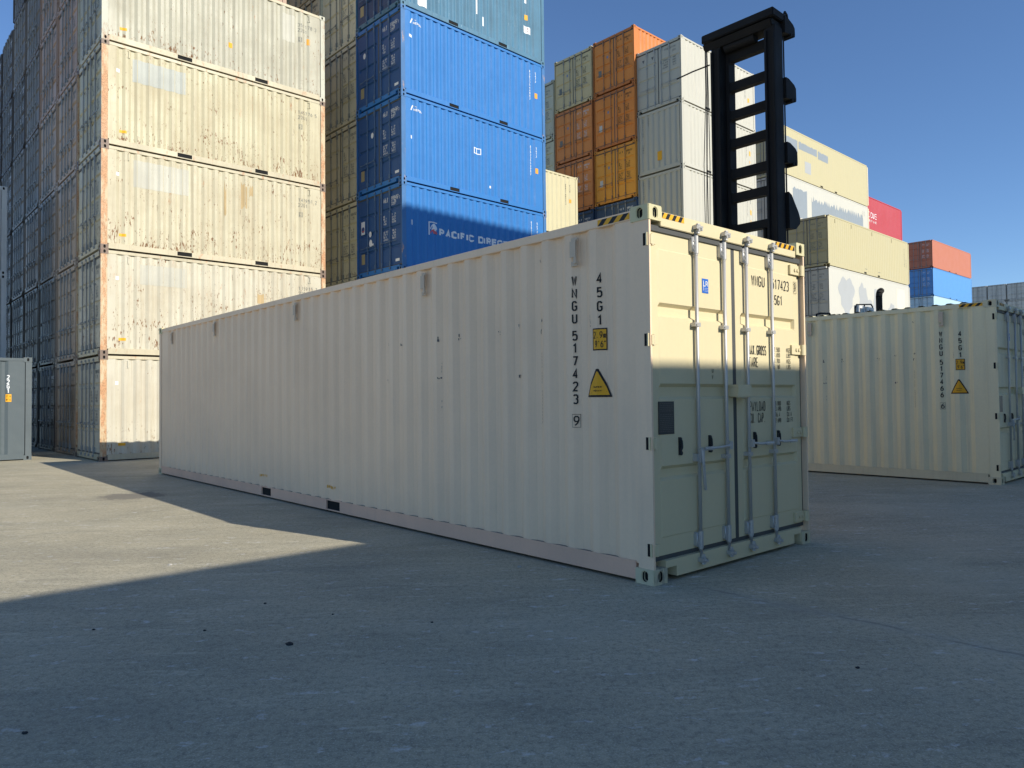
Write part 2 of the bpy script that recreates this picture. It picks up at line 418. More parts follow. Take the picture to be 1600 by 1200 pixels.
def bar_mesh(s, hand, H, fine, mi=0):
    mb = MB(); k = H/2.896; y = WD-s; X = .012; n = 14 if fine else 6; r = .0155
    mb.cyl((X, y, .115), (X, y, H-.085), r, n)
    if fine:
        for z0, z1, zb in ((.205, .335, 1), (H-.31, H-.165, 1)):
            mb.cyl((X, y, z0), (X, y, z1), .023, 14); mb.box(X-.002, .048, y+.012, y+.045, z0+.01, z1-.01)
            mb.cyl((X, y, z0-.012), (X, y, z0), .019, 12)
            for q in (.03, .065, .10): mb.cyl((.0, y+.03, z0+q), (-.006+X, y+.03, z0+q), .006, 6)
            mb.box(X+.003, .048, y-.034, y+.05, z0+.02, z1-.02)
        for zc in (2.005*k, .915*k):
            mb.box(-.008, .046, y-.026, y+.05, zc-.016, zc+.016); mb.cyl((X-.028, y+.034, zc), (X-.02, y+.034, zc), .009, 8)
        for sg, zc in ((1, H-.105), (-1, .108)):       # cam and keeper
            mb.box(-.030, .012, y-.012, y+.014, zc-.028, zc+.028)
            mb.box(-.034, .010, y-.040, y-.020, zc-.02, zc+.006); mb.box(-.034, .010, y+.022, y+.042, zc-.012, zc+.02)
            mb.cyl((-.026, y-.045, zc+sg*.012), (-.026, y+.048, zc-sg*.004), .009, 7); mb.cyl((-.012, y-.03, zc+sg*.03), (-.03, y+.036, zc+sg*.022), .0075, 7)
            mb.cyl((-.01, y, zc-sg*.045), (-.012, y, zc+sg*.036), .017, 8)
    else:
        for z0, z1 in ((.19, .32), (H-.32, H-.18)): mb.box(-.008, .044, y-.022, y+.03, z0, z1)
        for zc in (2.0*k, .915*k): mb.box(-.006, .045, y-.02, y+.04, zc-.018, zc+.018)
        for zc in (H-.1, .11): mb.box(-.02, .03, y-.03, y+.03, zc-.025, zc+.03)
    return mb
def handle_mesh(s, hand, H, fine):
    mb = MB(); k = H/2.896; y = WD-s; z = 1.01*k; n = 8 if fine else 5
    if hand == 'down':
        mb.cyl((-.014, y, z-.02), (-.014, y, z-.11), .024, n); mb.box(-.03, -.004, y+.0, y+.035, z-.12, z-.0)
        mb.tube([(-.03, y+.012, z-.02), (-.042, y+.02, z-.14), (-.036, y-.004, z-.30), (-.03, y-.018, z-.34)], .013, n)
        mb.box(-.005, .042, y+.03, y+.052, z-.11, z-.05)
    else:
        sg = 1 if hand == 'left' else -1
        mb.box(-.03, .012, y-.022, y+.022, z-.035, z+.03)
        mb.tube([(-.026, y+sg*.01, z), (-.03, y+sg*.06, z-.004), (-.016, y+sg*.12, z-.012), (-.016, y+sg*.36, z-.014)], .0105, n)
        mb.box(-.022, -.012, y+sg*.24, y+sg*.37, z-.028, z+.002)
    return mb
def hasp_mesh(s, H):
    mb = MB(); k = H/2.896; y = WD-s; z = 1.03*k
    mb.box(.034, .045, y-.017, y+.017, z-.07, z+.07)
    mb.tube([(.034, y, z+.05), (.028, y+.014, z+.066), (.022, y-.006, z+.04), (.022, y-.010, z-.01), (.026, y+.008, z-.045), (.034, y, z-.06)], .009, 7)
    mb.cyl((.034, y, z-.055), (.020, y, z-.055), .018, 8); mb.cyl((.034, y+.004, z+.055), (.020, y+.004, z+.055), .014, 8)
    return mb
def m_door(left, H, mat):
    def mk():
        mb = door_leaf(left, H); 
        me = mb.mesh('door', [mat]); fixnormals(me); return me
    return cached(('door', left, H, mat.name), mk)
def m_gasket(H, mat):
    def mk():
        mb = MB(); gasket(mb, H, 0); 
        return mb.mesh('door_seal', [mat])
    return cached(('seal', H, mat.name), mk)
def m_bar(i, H, mat):
    def mk():
        mb = bar_mesh(BARS[i][0], BARS[i][1], H, False); hm = handle_mesh(BARS[i][0], ['left', 'left', 'right', 'right'][i], H, False)
        mb.add(hm.v, hm.f); me = mb.mesh('locking_bar', [mat]); fixnormals(me); return me
    return cached(('bar', i, H, mat.name), mk)

H8, H9, L20, L40 = 2.591, 2.896, 6.058, 12.192
def tickrows(mb, rows, fn, mi=0):
    """rows of tiny characters: (a, b, n, size)"""
    rr = random.Random(int(rows[0][0]*991+rows[0][1]*77))
    for a, b, n, h in rows:
        for i in range(n):
            if rr.random() < .15: continue
            put(mb, strokes(rr.choice('0123456789'), h, h*.5, 0, h*.17, a+i*h*.68, b), fn, mi)
CONTAINERS = []
def place(root, u, v, z, axis, L, yaw=0.):
    """axis: '+u' length runs along +u, door at the -u end, side y=0 faces -v.  '+v': length runs along +v, door faces -v, side y=W faces -u.
    '-u': front (plain) end faces -u, side y=W faces -v"""
    base = {'+u': math.atan2(U.y, U.x), '-u': math.atan2(-U.y, -U.x), '+v': math.atan2(V.y, V.x)}[axis]
    off = {'+u': Vector((0, 0, 0)), '-u': Vector((L, WD, 0)), '+v': Vector((0, WD, 0))}[axis]
    a = base+yaw; R = Matrix.Rotation(a, 3, 'Z')
    root.location = W_(u, v, z)-R @ off; root.rotation_euler = (0, 0, a)
def container(u, v, z, label, group=None, L=L20, H=H8, mat=None, post=None, axis='+u', dep=.036, cast=True, bars=True, bumproof=.008,
              barmat=None, ink=None, doormat=None, doortext=True, name='shipping_container', seal=None, decal=None, frame=None, cat='shipping container', ang=0., seedz=0.):
    root = bpy.data.objects.new(name, None); S.collection.objects.link(root)
    root['label'] = label; root['category'] = cat
    if group: root['group'] = group
    place(root, u, v, z, axis, L, R_(ang))
    root.empty_display_size = .3
    ps = post or mat; frame = frame or mat; barmat = barmat or OLDBAR; seal = seal or RUBBER
    link('frame', m_frame(L, H, frame, ps, cast), root)
    link('side_panel', m_side(L, H, dep, mat, True), root); link('side_panel', m_side(L, H, dep, mat, False), root)
    link('end_panel', m_front(L, H, mat), root); link('roof', m_roof(L, H, mat, bumproof), root)
    link('door_seal', m_gasket(H, seal), root)
    for left in (True, False):
        d = link('door', m_door(left, H, doormat or mat), root)
        if bars:
            for i in ((0, 1) if left else (2, 3)): link('locking_bar', m_bar(i, H, barmat), d)
        if ink and doortext and not left:
            def mk():
                mb = MB(); k = H/2.896
                tickrows(mb, [(1.45, 2.40*k, 4, .09), (1.86, 2.40*k, 6, .09), (1.86, 2.26*k, 4, .09)], door_fn)
                for q in range(4): tickrows(mb, [(1.44, (1.86-.085*q)*k, 5-q % 2, .06), (1.88, (1.86-.085*q)*k, 5, .06)], door_fn)
                for q in range(4): tickrows(mb, [(1.44, (1.33-.085*q)*k, 6-q % 3, .06), (1.88, (1.33-.085*q)*k, 5, .06)], door_fn)
                return mb.mesh('lettering', [ink])
            link('lettering', cached(('dt', H, ink.name), mk), d)
    if decal: decal(root, L, H, dep)
    CONTAINERS.append(root); return root

# ------------------------------------------------------------ ground
def ground():
    global CONC
    m, t, p = new_mat('worn asphalt'); CONC = m
    tc = N(t, 'ShaderNodeTexCoord'); vec = tc.outputs['Object']
    # rotate so the drag marks run across the picture
    mp = N(t, 'ShaderNodeMapping'); t.links.new(vec, mp.inputs[0]); mp.inputs['Rotation'].default_value = (0, 0, R_(-6)); rv = mp.outputs[0]
    warp = N(t, 'ShaderNodeVectorMath', operation='ADD')
    wn = N(t, 'ShaderNodeTexNoise'); wn.inputs['Scale'].default_value = .35; t.links.new(vec, wn.inputs['Vector'])
    ws = N(t, 'ShaderNodeVectorMath', operation='SCALE'); t.links.new(wn.outputs['Color'], ws.inputs[0]); ws.inputs['Scale'].default_value = .3
    t.links.new(rv, warp.inputs[0]); t.links.new(ws.outputs[0], warp.inputs[1]); rw = warp.outputs[0]
    big = noise(t, vec, .13, 5, .6); mid = noise(t, vec, .9, 7, .65); fine = noise(t, vec, 26, 8, .85); grit = noise(t, vec, 95, 4, .85)
    smear = noise(t, scalevec(t, rw, (.32, 2.6, 1)), 1.6, 7, .68); smear2 = noise(t, scalevec(t, rw, (.7, 4.5, 1)), 2.7, 5, .7)
    c = mix(t, mapr(t, big, .35, .65), (0.468, 0.417, 0.290), (0.540, 0.479, 0.326))
    c = mix(t, mapr(t, mid, .35, .70, 0, .6), c, (0.270, 0.255, 0.189))
    c = mix(t, mapr(t, smear, .50, .66, 0, .32), c, (0.594, 0.547, 0.396))
    c = mix(t, mapr(t, smear2, .58, .66, 0, .45), c, (0.666, 0.610, 0.440))
    c = mix(t, mapr(t, noise(t, scalevec(t, rw, (.5, 2.2, 1)), 2.2, 6, .7), .54, .64, 0, .3), c, (0.198, 0.188, 0.150))
    c = mix(t, mapr(t, fine, .47, .61, 0, .72), c, (0.180, 0.170, 0.132))
    c = mix(t, mapr(t, grit, .52, .63, 0, .65), c, (0.720, 0.672, 0.528))
    # chalky scrape spots
    sp = noise(t, scalevec(t, rw, (1, 2.2, 1)), 5.5, 5, .6); sg = noise(t, vec, 14, 4, .8)
    c = mix(t, math_(t, 'MULTIPLY', mapr(t, sp, .60, .64), mapr(t, sg, .46, .6, 0, .85)), c, (0.648, 0.637, 0.581))
    # broad worn and oily areas
    wp = noise(t, scalevec(t, rw, (.6, 1.1, 1)), .55, 6, .62)
    c = mix(t, mapr(t, wp, .52, .66, 0, .35), c, (0.558, 0.520, 0.396)); c = mix(t, mapr(t, wp, .47, .35, 0, .22), c, (0.180, 0.170, 0.141))
    # dark specks
    vo = N(t, 'ShaderNodeTexVoronoi'); vo.inputs['Scale'].default_value = 2.3; vo.inputs['Randomness'].default_value = 1; t.links.new(vec, vo.inputs['Vector'])
    c = mix(t, mapr(t, vo.outputs['Distance'], .010, .02, .5, 0), c, (0.036, 0.036, 0.040))
    # damp stain beside the long container
    st = N(t, 'ShaderNodeVectorMath', operation='SUBTRACT'); t.links.new(vec, st.inputs[0]); st.inputs[1].default_value = (-5.72, 11.3, 0)
    rot = N(t, 'ShaderNodeMapping'); t.links.new(st.outputs[0], rot.inputs[0]); rot.inputs['Scale'].default_value = (1.55, 1.5, 1)
    ln = N(t, 'ShaderNodeVectorMath', operation='LENGTH'); t.links.new(rot.outputs[0], ln.inputs[0])
    sn = noise(t, vec, 3.5, 6, .75)
    sv = math_(t, 'ADD', ln.outputs['Value'], math_(t, 'MULTIPLY', math_(t, 'SUBTRACT', sn, .5), 1.6))
    c = mix(t, mapr(t, sv, .62, .72, .7, 0), c, (0.180, 0.166, 0.141))
    # an old joint / crack running away from the corner of the container (line u = 4.79, v < 3)
    dt = N(t, 'ShaderNodeVectorMath', operation='DOT_PRODUCT'); t.links.new(vec, dt.inputs[0]); dt.inputs[1].default_value = tuple(U)
    dv = N(t, 'ShaderNodeVectorMath', operation='DOT_PRODUCT'); t.links.new(vec, dv.inputs[0]); dv.inputs[1].default_value = tuple(V)
    off = math_(t, 'ABSOLUTE', math_(t, 'ADD', math_(t, 'SUBTRACT', dt.outputs['Value'], 4.77), math_(t, 'MULTIPLY', math_(t, 'SUBTRACT', noise(t, vec, 1.8, 5, .7), .5), .16)), 0.)
    lenm = math_(t, 'MULTIPLY', mapr(t, dv.outputs['Value'], 3.2, 2.9), mapr(t, dv.outputs['Value'], -2.5, -2.0))
    brk = mapr(t, noise(t, vec, 2.3, 3, .6), .42, .52)
    c = mix(t, math_(t, 'MULTIPLY', math_(t, 'MULTIPLY', mapr(t, off, .010, .022, .42, 0), lenm), brk), c, (0.045, 0.049, 0.053))
    c = mix(t, math_(t, 'MULTIPLY', mapr(t, off, .03, .12, .28, 0), lenm), c, (0.378, 0.368, 0.317))
    t.links.new(c, p.inputs['Base Color']); t.links.new(mapr(t, mid, .3, .7, .72, .9), p.inputs['Roughness']); p.inputs['Specular IOR Level'].default_value = .25
    b = N(t, 'ShaderNodeBump'); b.inputs['Strength'].default_value = .5; b.inputs['Distance'].default_value = .006
    t.links.new(math_(t, 'ADD', math_(t, 'MULTIPLY', fine, 1.0), math_(t, 'MULTIPLY', grit, .5)), b.inputs['Height'])
    b2 = N(t, 'ShaderNodeBump'); b2.inputs['Strength'].default_value = .12; b2.inputs['Distance'].default_value = .03
    t.links.new(mid, b2.inputs['Height']); t.links.new(b.outputs[0], b2.inputs['Normal']); t.links.new(b2.outputs[0], p.inputs['Normal'])
    mb = MB(); q = 700
    mb.add([(-q, -q, 0), (q, -q, 0), (q, q, 0), (-q, q, 0)], [(0, 1, 2, 3)])
    obj('ground', mb, m, kind='structure')
ground()

# ------------------------------------------------------------ detailed hero containers
LEDGE = plain('dusty ledge darkened against skylight', (.30, .25, .20), .9)  # dust colour set dark to offset skylight on the upward face
def hazard(mb, x0, x1, z0, z1, fn, n, slant, d, start=0):
    """diagonal alternating stripes clipped to a rectangle; material 0 black, 1 yellow"""
    wd = (x1-x0)/n; sl = slant
    k = -3
    def clip(poly):
        for lim, sgn in ((x0, 1), (x1, -1)):
            out = []
            for i in range(len(poly)):
                a, b = poly[i], poly[(i+1) % len(poly)]
                ia, ib = sgn*(a[0]-lim) >= 0, sgn*(b[0]-lim) >= 0
                if ia: out.append(a)
                if ia != ib:
                    tt = (lim-a[0])/(b[0]-a[0]); out.append((lim, a[1]+(b[1]-a[1])*tt))
            poly = out
            if not poly: return []
        return poly
    for k in range(-4, n+5):
        a = x0+k*wd
        p = clip([(a, z0), (a+wd, z0), (a+wd+sl, z1), (a+sl, z1)])
        if len(p) >= 3: mb.add([fn(q[0], q[1], d) for q in p], [tuple(range(len(p)))], (k+start) % 2)
def hero(u, v, number, check, label, group=None, ang=0., full=True, bump=.008, mats=None, castm=None):
    L, H, dep = L40, H9, .036
    side, door, rail, cst = mats
    root = bpy.data.objects.new('shipping_container', None); S.collection.objects.link(root)
    root['label'] = label; root['category'] = 'shipping container'
    if group: root['group'] = group
    place(root, u, v, 0, '+v', L, R_(ang))
    link('side_panel', m_side(L, H, dep, side, True), root)
    sp = link('side_panel', m_side(L, H, dep, side, False), root)
    link('end_panel', m_front(L, H, side), root); link('roof', m_roof(L, H, side, bump), root)
    for right in (True, False):
        Y = (lambda a: a) if right else (lambda a: WD-a)
        mb = MB(); mb.box(.178, L-.178, Y(.006), Y(.066), H-.095, H-.022); obj('top_rail', mb, side, root, bev=.004)
        mb = MB(); segs = [(.178, 4.83), (5.18, 6.87), (7.20, L-.178)]
        for a, b in segs: mb.box(a, b, Y(.004), Y(.05), .026, .162)
        for a, b in ((4.83, 5.18), (6.87, 7.20)):
            mb.box(a, b, Y(.008), Y(.05), .026, .040); mb.box(a, b, Y(.006), Y(.05), .150, .162); mb.box(a, b, Y(.024), Y(.2), .040, .15, 1)
        for a, b in segs: mb.box(a, b, Y(.007), Y(.05), .1621, .1635, 2); mb.box(a, b, Y(.0015), Y(.007), .152, .166)
        obj('bottom_rail', mb, [rail, DARK, LEDGE], root)
        mb = MB(); mb.box(.058, .152, Y(.007), Y(.10), .118, H-.118); mb.box(.006, .058, Y(.007), Y(.028), .118, H-.118)
        pst = obj('corner_post', mb, side, root)
        mb = MB(); mb.box(L-.14, L-.006, Y(.007), Y(.12), .118, H-.118); obj('corner_post', mb, side, root, bev=.006)
        # hinge lugs
        for z in (2.63, 1.86, 1.07, .265):
            mb = MB()
            if right:     # right as seen: long hinge blades across the gap
                mb.box(.022, .044, .055, .245, z-.045, z+.045); mb.box(.0, .030, .012, .075, z-.05, z+.05); mb.cyl((.012, .062, z-.05), (.012, .062, z+.05), .02, 10)
                for q in (.11, .16): mb.cyl((.02, q, z), (.012, q, z), .017, 10)
            else:
                mb.box(.0, .050, WD-.085, WD-.018, z-.04, z+.035); mb.cyl((.010, WD-.05, z-.05), (.010, WD-.05, z+.04), .014, 8)
                mb.box(.030, .062, WD-.0085, WD-.0045, z-.05, z+.045, 1); mb.box(.018, .030, WD-.02, WD+.006, z-.052, z+.047)
            obj('hinge', mb, [door, DARK], root)
    for x in (0, 1):
        for y in (0, 1):
            for z in (0, 1):
                mb = MB(); casting(mb, 0, 0, 0, 1-2*x, 1-2*y, 1-2*z)
                me = mb.mesh('corner_casting', [cst if z == 0 else castm, DARK]); bevel(me, .006, 2, .9)
                c = link('corner_casting', me, root); c.location = (x*L, y*WD, z*H)
    mb = MB(); mb.box(.012, .11, .162, WD-.162, H-.150, H-.035); mb.box(.11, .16, .162, WD-.162, H-.12, H-.035)
    hd = obj('door_header', mb, door, root, bev=.004)
    mb = MB(); parts_frame(mb, L, H, {'sl'}); obj('door_sill', mb, [door, DARK], root)
    mb = MB(); parts_frame(mb, L, H, {'fr', 'floor'}); obj('frame', mb, [side, DARK], root)
    link('door_seal', m_gasket(H, RUBBER), root)
    for left in (True, False):
        d = link('door', m_door(left, H, door), root)
        for i in ((0, 1) if left else (2, 3)):
            mb = bar_mesh(BARS[i][0], BARS[i][1], H, True)
            b = obj('locking_bar', mb, GALV, d)
            for p in b.data.polygons: p.use_smooth = len(p.vertices) == 4 and abs(p.normal.z) < .1 and p.area > .004 and p.area < .03
            obj('handle', handle_mesh(BARS[i][0], BARS[i][1], H, True), GALV, d)
        for s in ((.40, .815) if left else (1.515, 1.93)):
            obj('handle_catch', hasp_mesh(s, H), plain('dark forged steel', (.05, .055, .06), .45, .6), d)
        if left:
            mb = MB(); mb.box(.036, .0435, WD-.33, WD-.135, 1.13, 1.385); 
            tk = MB(); pl = obj('data_plate', mb, PLATE, d)
            rr = random.Random(3)
            for r in range(16):
                if r == 5: continue
                x = .15
                while x < .31:
                    ww = rr.uniform(.008, .03); tk.box(.0345, .036, WD-min(x+ww, .318), WD-x, 1.368-r*.0145, 1.371-r*.0145); x += ww+.008
            obj('plate_print', tk, plain('plate print', (.16, .16, .15), .5), d)
            mb = MB(); put(mb, gridquads(.745, .835, 2.28, 2.40, 1), door_fn, 0, .002)
            put(mb, strokes('LR', .045, .032, .0, .007, .760, 2.335), door_fn, 1, .004)
            put(mb, gridquads(.757, .762, 2.30, 2.385, 1), door_fn, 1, .004)
            for q in range(3): put(mb, strokes('-----', .010, .009, .003, .004, .775, 2.315-q*.012), door_fn, 1, .004)
            obj('sticker', mb, [BLUESTK, WHITE], d)
            mb = MB(); put(mb, strokes('U', .035, .022, 0, .005, .865, 1.62), door_fn); put(mb, strokes('V', .035, .02, 0, .005, .862, 1.565), door_fn)
            obj('chalk_mark', mb, BLACK, d)
            mb = MB(); mb.box(-.052, .045, WD-1.335, WD-1.115, 1.415, 1.52); mb.box(-.052, .045, WD-1.115, WD-1.105, 1.415, 1.50); lb = obj('lock_box', mb, door, d, bev=.006)
        else:
            mb = MB()
            def T(s, x, z, h, wd, g, th): put(mb, strokes(s, h, wd, g, th*.82, x+.05, z), door_fn)
            T('WNGU', 1.465, 2.415, .095, .046, .014, .011); T(number, 1.815, 2.415, .095, .043, .012, .011)
            T(check, 2.235, 2.42, .088, .036, 0, .010)
            for a, b, c_, d_ in ((2.272, 2.334, 2.407, 2.410), (2.272, 2.334, 2.517, 2.520), (2.272, 2.275, 2.410, 2.517), (2.331, 2.334, 2.410, 2.517)):
                put(mb, gridquads(a, b, c_, d_, 1), door_fn)
            T('45G1', 1.81, 2.27, .090, .040, .012, .011)
            T('MAX.GROSS', 1.395, 1.790, .088, .027, .007, .009); T('TARE', 1.395, 1.680, .088, .032, .009, .009)
            for s, z in (('32.500', 1.83), ('71.650', 1.78), ('3.700', 1.725), ('8.160', 1.672)): T(s, 1.815+(.02 if len(s) < 6 else 0), z, .042, .016, .006, .006)
            for s, z in (('KGS', 1.83), ('LBS', 1.78), ('KGS', 1.725), ('LBS', 1.672)): T(s, 2.065, z, .042, .020, .006, .006)
            T('PAYLOAD', 1.395, 1.285, .088, .030, .009, .009); T('CU. CAP.', 1.395, 1.180, .088, .026, .008, .009)
            for s, z in (('28.800', 1.33), ('63.490', 1.28), ('76.4', 1.225), ('2.698', 1.172)): T(s, 1.815+(.02 if len(s) < 6 else 0), z, .042, .016, .006, .006)
            for s, z in (('KGS', 1.33), ('LBS', 1.28), ('CU.M', 1.225), ('CU.FT', 1.172)): T(s, 2.05, z, .042, .018, .005, .006)
            obj('lettering', mb, BLACK, d)
    # hazard stripes on header
    mb = MB(); hf = lambda a, b, dd: (.012-dd, WD-a, b)
    hazard(mb, .182, .47, H-.085, H-.040, hf, 7, .03, .002, 1); obj('hazard_stripe', mb, [BLACK, YELLOW], hd)
    mb = MB(); hazard(mb, 1.905, 2.26, H-.085, H-.040, hf, 8, .03, .002, 1); obj('hazard_stripe', mb, [BLACK, YELLOW], hd)
    # writing on the long left side (y = WD): screen right = towards the door
    sf = side_fn(L, False, dep)
    def SF(a, b, dd): return sf(-a, b, dd)
    mb = MB()
    put(mb, strokes('45G1', .084, .043, 0, .0125, -.545, 2.350, step=.02, vertical=True, vgap=.36), SF, d=.006)
    obj('type_code', mb, BLACK, sp); mb = MB()
    put(mb, strokes('WNGU '+number, .083, .043, 0, .0125, -.825, 2.365, step=.02, vertical=True, vgap=.285), SF, d=.006)
    zc = 1.185; put(mb, strokes(check, .085, .046, 0, .011, -.822, zc, step=.02), SF, d=.006)
    for a, b, c_, d_ in ((-.835, -.765, zc-.012, zc-.009), (-.835, -.765, zc+.096, zc+.099), (-.835, -.832, zc-.009, zc+.096), (-.768, -.765, zc-.009, zc+.096)):
        put(mb, gridquads(a, b, c_, d_, .02), SF, d=.006)
    obj('lettering', mb, BLACK, sp)
    mb = MB(); put(mb, gridquads(-.592, -.468, 1.805, 1.985, .02), SF, 0, .005); put(mb, gridquads(-.583, -.477, 1.815, 1.975, .02), SF, 1, .007)
    put(mb, strokes('2.9m', .056, .0215, .005, .006, -.579, 1.902, step=.02), SF, 0, .009); put(mb, strokes('9\'6"', .056, .021, .002, .006, -.566, 1.828, step=.02), SF, 0, .009)
    obj('height_sign', mb, [BLACK, YELLOW], sp)
    mb = MB(); cx, z0, z1, hw = -.552, 1.425, 1.655, .118
    def tri(k): return lambda a, b: (b > z0+k) and abs(a-cx) < (hw*(z1-b)/(z1-z0)+.012-k*1.2) and b < z1-k*.9
    for q in range(40):
        for k, lay, mi in ((0, .005, 0), (.014, .007, 1)):
            za, zb = z0+(z1-z0)*q/40, z0+(z1-z0)*(q+1)/40
            if za < z0+k-1e-6 or zb > z1-k*1.3: continue
            wa = hw*(z1-za)/(z1-z0)+.012-k*1.25; wb = hw*(z1-zb)/(z1-z0)+.012-k*1.25
            if q == 0: wa -= .006
            if wb <= .001: continue
            ns = 10
            for j in range(ns):
                f0, f1 = -1+2*j/ns, -1+2*(j+1)/ns
                put(mb, [([(cx+wa*f0, za), (cx+wa*f1, za), (cx+wb*f1, zb), (cx+wb*f0, zb)], 0)], SF, mi, lay)
    put(mb, strokes('SUPER', .014, .012, .003, .003, cx-.035, 1.500), SF, 0, .010); put(mb, strokes('HEAVY', .014, .012, .003, .003, cx-.035, 1.470), SF, 0, .010)
    obj('warning_triangle', mb, [BLACK, YELLOW], sp)
    mb = MB(); rf = lambda a, b, dd: (-a, WD-.006+dd, b)
    hazard(mb, -.52, -.19, H-.085, H-.035, rf, 6, .05, .002, 0); obj('hazard_stripe', mb, [BLACK, YELLOW], sp)
    # lashing brackets under the top rail
    for x in (.79, 2.99, 6.07, 9.15, 11.4):
        mb = MB(); y = WD-SIDE_Y
        for zz in (2.745, 2.545): mb.box(x-.035, x+.035, y, y+.006, zz-.018, zz+.022)
        mb.box(x-.033, x-.005, y+.006, y+.022, 2.545, 2.745); mb.box(x-.033, x+.033, y+.016, y+.024, 2.60, 2.735)
        obj('tie_down', mb, plain('bracket paint', (.60, .49, .36), .5, dirt=.1), sp)
    # fork pocket captions and weld dots
    mb = MB()
    for x in (7.27, 5.22): put(mb, strokes('EMPTY ONLY', .038, .020, .006, .0085, -x, .300, step=.02), SF, 0, .006)
    obj('pocket_caption', mb, plain('ochre caption', (.80, .42, .02), .6), sp)
    mb = MB(); rr = random.Random(5)
    for x, z in ((3.75, 2.03), (3.48, 2.03), (2.75, 2.03), (2.42, 2.03), (1.80, 2.04), (1.52, 2.06), (1.22, 2.08), (1.22, 2.0), (1.24, 2.62), (3.75, 1.62), (2.75, 1.62), (1.52, 1.62)):
        for q in range(3):
            a = -x+rr.uniform(-.02, .02); b = z+rr.uniform(-.02, .02); put(mb, gridquads(a, a+rr.uniform(.005, .016), b, b+rr.uniform(.006, .03), .05), SF, 0, .005)
    for x, z, h in ((1.22, 1.55, .28), (1.22, 1.20, .3), (2.72, 1.7, .1), (2.72, 1.3, .3), (.62, 2.0, .1)):
        a = -x
        for q in range(10):
            if rr.random() < .35: continue
            b = z+h*q/10; put(mb, gridquads(a, a+.004, b, b+h*.07, .05), SF, 0, .0045); a += rr.uniform(-.002, .002)
    obj('scuff', mb, plain('dark scuff', (.12, .115, .11), .7), sp)
    return root
hero(4.549, 3.401, '517423', '9', 'large pale cream forty foot container in the centre with black number 517423 on its side', mats=(CREAM_BOUNCE, CREAM, CREAMRAIL, CREAMCAST), ang=-.88, castm=paint('cream casting', (.66, .61, .36), dirt=.2, streak=.2, rust=.22, rustcol=(.2, .17, .13)))
R_SIDE = paint('greenish cream side paint', (.82, .75, .49), dirt=.12, streak=.30, dent=.30, rough=.5, dirtcol=(.33, .33, .27))
R_RAIL = paint('greenish cream rail paint', (.68, .63, .43), dirt=.2, streak=.2)
hero(13.373, 3.381, '517466', '6', 'pale cream container at the right edge with black number 517466 on its side', mats=(R_SIDE, R_SIDE, R_RAIL, R_RAIL), castm=R_RAIL, bump=.03)

def patches(lst, mat, right=True):
    def add(root, L, H, dep):
        sf = side_fn(L, right, dep); mb = MB(); rr = random.Random(len(lst))
        for (x0, x1, z0, z1, jag) in lst:
            n = max(4, int((x1-x0)/.09)); 
            t0 = b0 = 0
            pj = [rr.uniform(0, jag) for _ in range(n+1)]; qj = [rr.uniform(0, jag*.3) for _ in range(n+1)]
            for i in range(n):
                a, b = x0+(x1-x0)*i/n, x0+(x1-x0)*(i+1)/n
                put(mb, [([(a, z0+qj[i]), (b, z0+qj[i+1]), (b, z1-pj[i+1]), (a, z1-pj[i])], 0)], sf, 0, .003)
        obj('repaint_patch', mb, mat, root)
    return add
